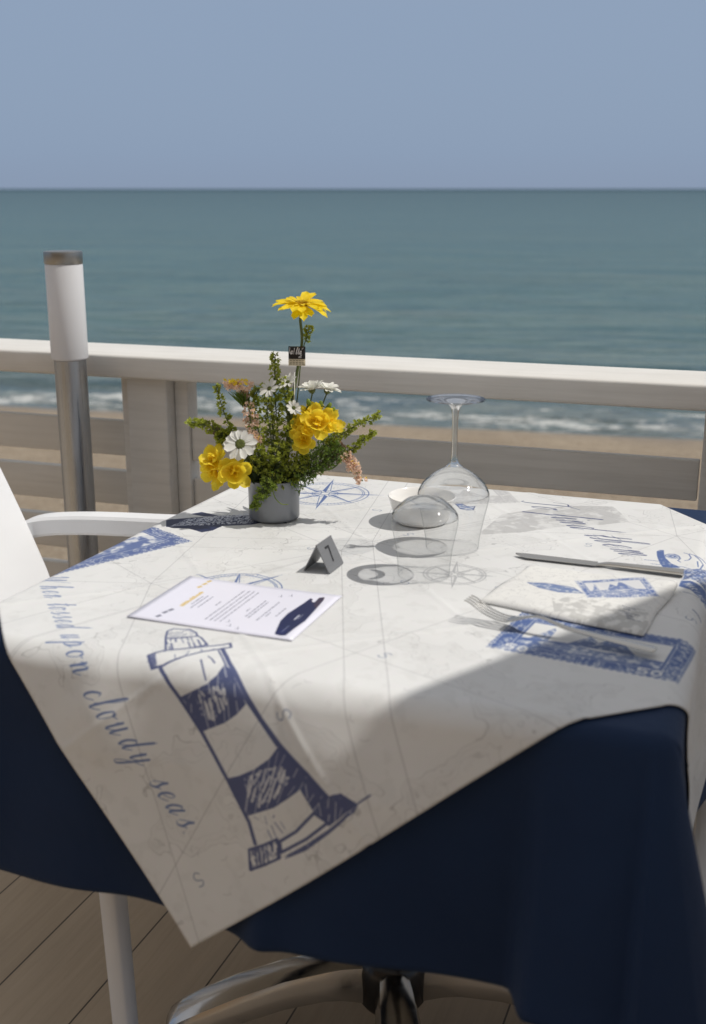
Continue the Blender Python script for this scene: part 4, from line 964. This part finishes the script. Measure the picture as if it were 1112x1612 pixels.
glass_obj('wine_glass', (.1361, 1.4981, ZT), 'tall stemmed wine glass upside down beside the white bowl', 'glass', [
    ('wall', [(.0344, .0018), (.0350, .0004), (.0360, .0006), (.0372, .014), (.0424, .042), (.0470, .062), (.0486, .0715), (.0484, .0765)], M['glass'], 96),
    ('bowl', [(.0474, .0768), (.0484, .0767), (.0483, .0778), (.0470, .0815), (.0420, .0905), (.0330, .0995), (.0230, .1070), (.0140, .1120), (.0098, .1148), (.0, .1150)], M['glass_thick'], 96),
    ('inner_dome', [(.0474, .0768), (.0460, .0790), (.0400, .0882), (.0300, .0970), (.0180, .1032), (.0080, .1060), (.0, .1066)], M['glass_thick'], 96),
    ('stem', [(.0098, .1151), (.0066, .1185), (.0048, .1240), (.0040, .135), (.0038, .165), (.0042, .183), (.0058, .1935), (.0095, .1985)], M['glass_stem'], 40),
    ('foot', [(.0095, .1986), (.0200, .2022), (.0320, .2042), (.0382, .2050), (.0386, .2058), (.0380, .2064), (.0250, .2066), (.0, .2066)], M['glass_foot'], 96)])
# white bowl
r_ = empty('bowl', (.1016, 1.6260, ZT), 0, 'small white ceramic bowl standing behind the stemless glass tumbler', 'bowl')
b = MB(); b.lathe([(.0, .0006), (.036, .0006), (.0385, .0022), (.0415, .010), (.0470, .030), (.0492, .0372), (.0502, .0392), (.0496, .0400), (.0482, .0392), (.0455, .030), (.0405, .011), (.0370, .0062), (.0300, .0048), (.0, .0046)], 80)
b.build('ceramic_body', M['ceramic'], r_, auto=60)
# ------------------------------------------------------------------ the flower pot and everything standing in it
def mat_leaf(name, c0, c1, tr, fac=.3, rough=.5):
    a = N(name); nz = a.noise(55, 4, a.coord()); n2 = a.noise(240, 2, a.coord())
    cc = a.mix(a.ramp(n2.outputs[0], [(.35, 0), (.7, .55)]), a.ramp(nz.outputs[0], [(.32, c0), (.68, c1)]), tuple(.65 * x for x in c0))
    return a.done(a.add_trans(a.pr(Base_Color=cc, Roughness=rough), tr, fac))
M['bract'] = mat_leaf('green_bracts', (.19, .23, .032), (.52, .55, .095), (.56, .63, .09), .45)
M['fern'] = mat_leaf('fern_green', (.065, .115, .018), (.17, .25, .042), (.24, .36, .045), .36)
M['lime'] = mat_leaf('lime_fern', (.19, .29, .040), (.36, .44, .075), (.36, .46, .06), .38)
M['stem'] = mat_leaf('flower_stem', (.085, .12, .030), (.15, .19, .055), (.10, .15, .03), .12)
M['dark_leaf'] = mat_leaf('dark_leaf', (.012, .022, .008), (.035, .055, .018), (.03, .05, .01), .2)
M['yellow'] = mat_petal('yellow_gerbera_petal', (.90, .70, .012), (.95, .76, .012), .12, 90, .38)
M['freesia'] = mat_petal('yellow_freesia_petal', (.94, .75, .065), (.99, .82, .060), .10, 70, .50)
M['white'] = mat_petal('white_petal', (.83, .83, .79), (.80, .80, .72), .08, 90, .28)
M['disc'] = mat_simple('daisy_disc', (.075, .090, .012), .8, 0, .5, 700, .5)
M['gdisc'] = mat_simple('gerbera_disc', (.66, .42, .015), .8, 0, .4, 600, .6)
M['pink'] = mat_petal('pink_statice', (.92, .72, .60), (.94, .74, .58), .14, 160, .42)
M['pinkb'] = mat_petal('faded_statice', (.36, .23, .19), (.35, .22, .15), .35, 160, .25)
M['foam'] = mat_simple('wet_floral_foam', (.012, .022, .012), .9, 0, .3, 120, .4)
VX, VY = -.118, 1.650
def B(px, py, dy=0.0):
    z = (814 - py) * .00095; z -= dy * max(.12, .48 - z) / 1.65 
    return Vector(((px - 432) * .000946 * (1 + dy / 1.65), dy, z))
FR = random.Random(21)
def fl(name, label, cat, group=None): return empty(name, (VX, VY, ZT), 0, label, cat, group)
def basis(nrm, roll=0.0):
    z = Vector(nrm).normalized(); x = Vector((1, 0, 0)) if abs(z.x) < .9 else Vector((0, 1, 0)); x = (x - z * x.dot(z)).normalized(); y = z.cross(x)
    return Matrix((x, y, z)).transposed() @ Matrix.Rotation(roll, 3, 'Z')
def petal(b, c, Bm, ang, L, W, lift, curl, cup=.15, r0=.0, blunt=.78, ruf=0.0, nu=7, nv=5, twist=0.0):
    """one petal in the flower's frame: leaves the axis at radius r0, rises by `lift`, then bends by `curl` (radians over its length)"""
    pts = []; a = lift; x, z = r0, 0.0; rows = []
    ca, sa = math.cos(ang), math.sin(ang)
    for i in range(nu):
        t = i / (nu - 1)
        wv = W * .5 * (min(1, .35 + t / .45 * .65) if t < .45 else 1.0) * (math.sqrt(max(0.0, 1 - ((t - blunt) / (1 - blunt)) ** 2)) * .97 + .03 if t > blunt else 1)
        for j in range(nv):
            v_ = 2 * j / (nv - 1) - 1; y = v_ * wv; zz = z + cup * W * (v_ * v_) + (FR.uniform(-1, 1) * ruf * t if abs(v_) > .4 else 0) + twist * v_ * W * t
            xx = x - .12 * W * (1 - v_ * v_) * 0
            pts.append(Vector(c) + Bm @ Vector((xx * ca - y * sa, xx * sa + y * ca, zz)))
        st_ = L / (nu - 1); x += st_ * math.cos(a); z += st_ * math.sin(a); a += curl / (nu - 1)
    b.grid(pts, nu, nv)
def leaflet(b, p, d, s_, L, W, bend=.25):
    d = Vector(d).normalized(); s_ = Vector(s_); s_ = (s_ - d * s_.dot(d)); s_ = s_.normalized() if s_.length > 1e-4 else d.orthogonal().normalized(); u = d.cross(s_)
    p = Vector(p); m_ = p + d * L * .5 - u * L * bend * .35; e_ = p + d * L - u * L * bend
    b.add([p, m_ + s_ * W * .5 + u * W * .22, e_, m_ - s_ * W * .5 + u * W * .22, m_], [(0, 1, 4), (1, 2, 4), (2, 3, 4), (3, 0, 4)])
def rdir(): 
    while True:
        v = Vector((FR.uniform(-1, 1), FR.uniform(-1, 1), FR.uniform(-1, 1)))
        if .1 < v.length < 1: return v.normalized()
def sprig(name, label, path, r0, r1, n_cl, lf=.0042, mat='bract', per=6, start=.25, group='green filler sprigs in the flower pot', wmul=.8, cat='foliage'):
    r_ = fl(name, label, cat, group); P = spline(path, 10); n_cl = int(n_cl * 1.45); lf *= 1.08
    b = MB(); b.tube(P, [.0013 - .0007 * i / (len(P) - 1) for i in range(len(P))], 7); b.build('stem', M['stem'], r_)
    b = MB(); s_ = MB(); m = len(P)
    for k in range(n_cl):
        t = start + (1 - start) * (k + FR.random()) / n_cl; f_ = t * (m - 1); i = min(m - 2, int(f_)); p = P[i].lerp(P[i + 1], f_ - i)
        rad = r0 + (r1 - r0) * (t - start) / (1 - start); dd = rdir(); ax = (P[i + 1] - P[i]).normalized(); dd = (dd - ax * dd.dot(ax) * .8); dd.normalize()
        c = p + dd * rad * FR.uniform(.25, 1.0) ** .7 + ax * rad * .35
        s_.tube([p, (p + c) * .5 + ax * -.001, c], .00045, 4, caps=False)
        for q in range(per):
            d_ = (rdir() * .95 + dd * .8 + Vector((0, 0, .35))).normalized(); leaflet(b, c, d_, rdir(), lf * FR.uniform(.65, 1.25), lf * wmul * FR.uniform(.7, 1.2), FR.uniform(.0, .5))
    s_.build('twigs', M['stem'], r_); b.build('leaves', M[mat], r_); return r_
def stemtube(r_, path, r0=.0014, r1=.0011, name='stem', mat='stem'):
    P = spline(path, 8); b = MB(); b.tube(P, [r0 + (r1 - r0) * i / (len(P) - 1) for i in range(len(P))], 10); return b.build(name, M[mat], r_)

# pot, with the wet foam that holds the stems
pot = empty('flower_pot', (VX, VY, ZT), 0, 'round grey zinc pot on the cloth, filled with yellow and white flowers', 'flower pot')
b = MB(); b.lathe([(.0, .0004), (.0362, .0004), (.0374, .0014), (.0378, .004), (.0382, .057), (.0387, .0592), (.0386, .0606), (.0374, .0606), (.0368, .058), (.0362, .052)], 72); b.build('pot_wall', M['pot'], pot, auto=45)
b = MB(); b.lathe([(.0364, .052), (.0330, .0545), (.020, .0575), (.0, .0585)], 40); b.build('floral_foam', M['foam'], pot)
PT = lambda px, dy=0.0: Vector(((px - 432) * .000946, dy, .052))

# gerbera
g = fl('gerbera', 'tall yellow gerbera daisy rising above all the other flowers', 'flower')
c = B(479, 484); stemtube(g, [PT(449), B(459, 655), B(470, 590), B(479, 540), B(477, 505), c + Vector((0, .001, -.003))], .0026, .0019)
Bm = basis((.03, -.17, 1)); b = MB()
for ring, (n_p, L, W, lift, curl, rz) in enumerate(((17, .0385, .0122, .14, -.52, .006), (15, .0345, .0112, .34, -.60, .007), (13, .019, .0062, .55, -.5, .006))):
    for k in range(n_p):
        a_ = 2 * math.pi * (k + .5 * ring) / n_p + FR.uniform(-.07, .07)
        petal(b, c + Bm @ Vector((0, 0, .0010 * ring)), Bm, a_, L * FR.uniform(.9, 1.08), W * FR.uniform(.9, 1.1), lift + FR.uniform(-.16, .16), curl + FR.uniform(-.45, .2), .10, rz * .8, .80, .0004)
b.build('petals', M['yellow'], g)
b = MB()
for k in range(150):
    rr = .0092 * math.sqrt((k + .5) / 150); t = k * 2.39996; p = c + Bm @ Vector((rr * math.cos(t), rr * math.sin(t), .0028)); leaflet(b, p, Bm @ Vector((math.cos(t) * .4, math.sin(t) * .4, 1)), rdir(), .0036, .0014, .1)
b.build('disc', M['gdisc'], g)
b = MB(); b.lathe([(.0015, -.009), (.005, -.006), (.0095, -.001), (.0102, .002)], 20); cx = b.build('calyx', M['stem'], g); cx.location = c; cx.rotation_euler = Bm.to_euler()

# florist's tag on a pick
t_ = fl('florist_tag', 'small black and cream florist label held up among the stems under the gerbera', 'label')
b, uv_ = flat_card(.0245, .0275, 6, 6, lambda s, t: .0006 * math.sin(3 * s))
cd = b.build('card', M['tag_print'], t_, uvs=uv_); cd.location = B(459, 574.5, -.012); cd.rotation_euler = (R(86), R(0), R(-6)); md = cd.modifiers.new('thk', 'SOLIDIFY'); md.thickness = .0005
b = MB(); b.tube([B(468, 585, -.0105), B(466, 660, -.008), PT(450, -.004)], .0009, 6); b.build('pick', M['white'], t_)

def daisy(label, c, nrm, Rr, n_p, W, discr, lift=.1, curl=-.4, base=None, gap=None, group=None, second=0):
    d = fl('white_daisy', label, 'flower', group); Bm = basis(nrm, FR.random()); b = MB()
    for ring in range(1 + second):
        for k in range(n_p):
            a_ = 2 * math.pi * (k + .5 * ring) / n_p + FR.uniform(-.1, .1)
            petal(b, c + Bm @ Vector((0, 0, .0009 * ring)), Bm, a_, (Rr - discr * .6) * FR.uniform(.85, 1.08) * (1 - .18 * ring), W * FR.uniform(.85, 1.12), lift + .25 * ring + FR.uniform(-.18, .18), curl + FR.uniform(-.35, .2), .10, discr * .6, .72, .0004)
    b.build('petals', M['white'], d)
    b = MB(); b.lathe([(discr, .0), (discr * .96, .0010), (discr * .7, .0018), (discr * .3, .0020), (.0, .0016)], 28); k = b.build('disc', M['disc'], d); k.location = c; k.rotation_euler = Bm.to_euler()
    b = MB(); b.lathe([(.0012, -.006), (discr * .8, -.003), (discr * 1.05, .0005)], 16); k = b.build('calyx', M['stem'], d); k.location = c; k.rotation_euler = Bm.to_euler()
    stemtube(d, [c + Bm @ Vector((0, 0, -.004)), c.lerp(base, .45) + Bm @ Vector((0, 0, -.008)), base], .0010, .0013); return d
daisy('white daisy facing the viewer with a dark green eye, left of the pot', B(385, 697, -.052), (-.05, -.86, .52), .0245, 13, .0105, .0076, .05, -.15, PT(425, -.01))
daisy('white daisy in full profile, leftmost of the pair right of the gerbera stem', B(494, 612, -.006), (-.2, -.12, 1), .0220, 15, .0062, .0055, .75, -.7, PT(455, -.004), second=1)
daisy('white daisy in profile, rightmost of the pair right of the gerbera stem', B(517, 613, .004), (.22, -.08, 1), .0215, 15, .0062, .0055, .70, -.8, PT(458), second=1)
daisy('small white daisy peeping out left of the gerbera stem', B(458, 600, -.016), (-.3, -.6, .8), .0160, 11, .0048, .0034, .5, -.4, PT(445, .01))
daisy('small white daisy in the gap left of the tall green spires', B(430, 610, -.022), (-.3, -.75, .6), .0165, 10, .0056, .0034, .35, -.4, PT(430, .01))
daisy('tiny white flower half hidden behind the yellow blooms', B(467, 640, -.026), (.2, -.8, .5), .0120, 9, .0052, .003, .4, -.4, PT(447, .006))

def bloom(par_, c, nrm, Rr, name='bloom', opn=1.0):
    Bm = basis(nrm, FR.random() * 6); b = MB(); Rr *= .76
    for n_p, L, W, lift, curl, rz in ((6, 1.38, .92, -.02, .75, .10), (5, 1.10, .86, .42, .8, .09), (4, .72, .64, 1.0, .95, .05), (3, .50, .50, 1.3, .7, .03)):
        o_ = FR.random() * 6
        for k in range(n_p):
            petal(b, c, Bm, o_ + 2 * math.pi * k / n_p + FR.uniform(-.15, .15), L * Rr * FR.uniform(.88, 1.1), W * Rr * FR.uniform(.9, 1.1), lift + FR.uniform(-.15, .15), curl * FR.uniform(.6, 1.2), .24, rz * Rr, .62, .0011, 9, 7, FR.uniform(-.1, .1))
    return b.build(name, M['freesia'], par_)
f = fl('yellow_freesia', 'yellow double freesia with bright blooms clustered right of the green spires', 'flower', 'yellow freesias in the pot')
for px, py, dy, nrm, rr in ((484, 690, -.040, (-.25, -.95, .25), .0215), (503, 666, -.034, (.15, -.85, .55), .0265), (479, 668, -.024, (-.5, -.6, .6), .0200), (523, 664, -.024, (.75, -.5, .5), .0200), (496, 650, -.018, (-.1, -.4, 1), .0200)): bloom(f, B(px, py, dy), nrm, rr)
b = MB()
for px, py, dy, tx in ((491, 629, -.02, -.2), (506, 632, -.02, .3), (518, 634, -.018, .6), (522, 640, -.016, .8)):
    k0 = len(b.v); b.lathe([(.0, 0), (.0030, .002), (.0036, .006), (.0022, .0105), (.0, .012)], 12)
    c = B(px, py + 8, dy); Bm = basis((tx, -.2, 1))
    for i in range(k0, len(b.v)): b.v[i] = tuple(c + Bm @ Vector(b.v[i]))
b.build('buds', M['lime'], f); stemtube(f, [PT(455, -.008), B(470, 715, -.02), B(480, 668, -.014), B(489, 637, -.018), B(512, 637, -.018), B(523, 645, -.016)], .0016, .0010)
f = fl('yellow_freesia', 'yellow double freesia drooping over the left side of the pot', 'flower', 'yellow freesias in the pot')
for px, py, dy, nrm, rr in ((343, 722, -.030, (-.45, -.6, .6), .0235), (372, 740, -.045, (.3, -.9, .1), .0270), (346, 740, -.032, (-.6, -.75, -.1), .0250)): bloom(f, B(px, py, dy), nrm, rr)
stemtube(f, [PT(418, -.012), B(398, 735, -.024), B(372, 728, -.03), B(352, 728, -.022)], .0016, .0011)

def statice(label, path, rad, n_c, mat='pink', green=.25, lf=.0046, twigs=True):
    r_ = fl('pink_statice', label, 'flower', 'pink statice sprays in the pot'); P = spline(path, 8)
    b = MB(); b.tube(P, .0011, 7); b.build('stem', M['stem'], r_); b, y_, gr = MB(), MB(), MB(); m = len(P)
    for k in range(n_c):
        t = 1 - .48 * FR.random() ** .8 if n_c > 40 else .7 + .3 * FR.random(); f_ = t * (m - 1); i = min(m - 2, int(f_)); p = P[i].lerp(P[i + 1], f_ - i); d0 = rdir(); c = p + d0 * rad * FR.uniform(.3, 1)
        for q in range(6): leaflet(b, c, (rdir() + d0 * .7), rdir(), lf * FR.uniform(.7, 1.3), lf * .95, FR.uniform(-.2, .4))
        if FR.random() < .35:
            for q in range(3): leaflet(y_, c + d0 * .001, rdir() + d0, rdir(), lf * .7, lf * .5, .1)
        if FR.random() < green: leaflet(gr, p, d0, rdir(), rad * 1.0, rad * .3, .2)
    b.build('florets', M[mat], r_); y_.build('corollas', M['freesia'], r_)
    if gr.v: gr.build('sepals', M['fern'], r_)
    return r_
st = statice('pink statice with a flat flower head at the upper left of the bunch', [PT(425, .01), B(408, 690, .012), B(395, 640, .012), B(384, 612, .01)], .0075, 30, 'pink', .9)
b = MB()
for k in range(44):
    c = B(382 + FR.uniform(-24, 22), 606 + FR.uniform(-5, 5), FR.uniform(-.016, .018))
    for q in range(6): leaflet(b, c, rdir() + Vector((0, 0, .5)), rdir(), .0055, .0048, .2)
b.build('florets', M['pink'], st); b = MB()
for k in range(34):
    c = B(380 + FR.uniform(-24, 16), 601 + FR.uniform(-4, 4), FR.uniform(-.016, .014))
    for q in range(4): leaflet(b, c, rdir() + Vector((0, 0, .8)), rdir(), .0042, .0034, .2)
b.build('corollas', M['freesia'], st)
b = MB()
for k in range(38):
    p = B(388 + FR.uniform(-4, 8), 640, .01); e_ = B(384 + FR.uniform(-22, 20), 613, FR.uniform(-.008, .022)); leaflet(b, p, e_ - p, rdir(), (e_ - p).length, .0045, .05)
b.build('sepals', M['fern'], st)
statice('pink statice column beside the left green spire', [PT(428, -.012), B(412, 715, -.022), B(402, 680, -.028), B(399, 640, -.024)], .0125, 84)
statice('pink statice bending down towards the printed compass on the right', [PT(450, -.02), B(490, 744, -.035), B(528, 735, -.03), B(546, 715, -.026), B(560, 735, -.028), B(574, 756, -.028)], .0085, 110, 'pink', .15)
statice('faded pink statice under the right freesia blooms', [PT(452, -.015), B(500, 735, -.024), B(530, 715, -.022), B(541, 697, -.02)], .0085, 46, 'pinkb', .3)
statice('faded brownish statice tip at the far left of the bunch', [PT(415, -.006), B(380, 700, -.010), B(352, 682, -.01), B(338, 672, -.01)], .0065, 26, 'pinkb', .3)

SP = 'green_sprig'
sprig(SP, 'tallest green spire in the centre of the bunch, left of the florist label', [PT(436), B(440, 690, -.006), B(437, 620, -.004), B(438, 557, 0)], .0150, .0040, 84, .0048, start=.05)
sprig(SP, 'dense green spire just right of the centre under the florist label', [PT(448, -.012), B(459, 700, -.022), B(455, 640, -.016), B(450, 596, -.010)], .0165, .0085, 96, .0048, start=.02)
sprig(SP, 'broad green spire left of centre between the pink statice and the tall spire', [PT(428, -.014), B(432, 700, -.026), B(426, 650, -.018), B(424, 606, -.008)], .0150, .0070, 78, .0048, start=.05)
sprig(SP, 'short wide green sprig over the front rim of the pot', [PT(440, -.018), B(442, 735, -.034), B(440, 700, -.038)], .0200, .0150, 70, .0048, start=.0)
sprig(SP, 'thin green sprig reaching up at the left behind the pink flower head', [PT(420), B(385, 705), B(362, 660), B(345, 604)], .0075, .0045, 40, .0050)
sprig(SP, 'long green sprig pointing out to the far left', [PT(418, -.008), B(375, 700, -.016), B(340, 672, -.018), B(303, 661, -.016)], .0095, .0046, 56, .0050, start=.3)
sprig(SP, 'bushy green sprig above the white daisy', [PT(422, -.006), B(392, 700, -.014), B(365, 682, -.016), B(348, 690, -.016)], .0110, .0080, 50, .0050, start=.4)
sprig(SP, 'long green sprig reaching out to the far right, uppermost of the right pair', [PT(452, -.008), B(505, 712, -.016), B(548, 676, -.016), B(599, 650, -.014)], .0070, .0046, 52, .0046, start=.4)
sprig(SP, 'curved green sprig reaching right, lower of the right pair', [PT(455, -.010), B(515, 725, -.020), B(560, 702, -.02), B(590, 676, -.018)], .0058, .0045, 40, .0048, start=.45)
sprig(SP, 'sparse little sprig standing behind the gerbera stem', [PT(446, .008), B(468, 640, .008), B(478, 560, .006), B(491, 516, .006)], .0045, .0060, 16, .0042, start=.82)
sprig('fern_frond', 'dark feathery fern spreading low on the right of the pot', [PT(452, -.014), B(486, 742, -.032), B(515, 722, -.036), B(540, 706, -.034)], .0195, .0130, 190, .0052, 'fern', 5, .1, 'fern fronds in the flower pot', .34, 'fern')
sprig('fern_frond', 'dark fern behind the lower right of the bunch', [PT(452, .006), B(480, 735, .01), B(505, 705, .01), B(528, 690, .012)], .0150, .0090, 90, .0055, 'fern', 5, .1, 'fern fronds in the flower pot', .36, 'fern')
sprig('fern_frond', 'dark fern filling the left of the pot behind the daisy', [PT(420, .004), B(400, 735, .004), B(385, 705, .004), B(372, 690, .004)], .0170, .0100, 90, .0055, 'fern', 5, .1, 'fern fronds in the flower pot', .36, 'fern')
sprig('fern_frond', 'bright lime green fern hanging down over the front of the pot', [PT(438, -.026), B(434, 752, -.044), B(420, 772, -.050), B(403, 801, -.050)], .0165, .0040, 150, .0042, 'lime', 5, .15, 'fern fronds in the flower pot', .45, 'fern')
sprig(SP, 'short yellow green sprig between the drooping freesia and the central spires', [PT(428, -.02), B(414, 728, -.032), B(408, 700, -.034)], .0130, .0100, 50, .0048, start=.1)
sprig(SP, 'small green sprig filling the gap below the right freesia blooms', [PT(452, -.016), B(474, 735, -.032), B(482, 715, -.034)], .0130, .0090, 50, .0048, start=.1)
sprig(SP, 'loose green sprig behind the pink statice column, left of the central spires', [PT(428, .01), B(412, 690, .010), B(404, 640, .008), B(410, 610, .006)], .0090, .0060, 48, .0048, start=.25)
# dark leaves low in the pot and one withered leaf
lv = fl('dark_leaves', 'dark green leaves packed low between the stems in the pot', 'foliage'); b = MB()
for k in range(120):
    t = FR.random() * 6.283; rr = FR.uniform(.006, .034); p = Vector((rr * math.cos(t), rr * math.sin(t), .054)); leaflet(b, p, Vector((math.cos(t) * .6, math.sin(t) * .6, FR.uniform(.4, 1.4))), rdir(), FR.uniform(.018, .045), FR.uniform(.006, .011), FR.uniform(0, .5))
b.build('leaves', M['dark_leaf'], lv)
td = fl('tendril', 'thin pale green tendril curling down the front of the pot', 'foliage')
stemtube(td, [PT(436, -.030), B(433, 762, -.046), B(437, 782, -.050), B(447, 793, -.050), B(458, 794, -.047)], .0008, .0006, 'stem', 'lime')
td = fl('tendril', 'thin green tendril hooked over the right rim of the pot', 'foliage')
stemtube(td, [PT(462, -.008), B(472, 752, -.018), B(476, 762, -.018), B(473, 780, -.018)], .0008, .0006, 'stem', 'stem')
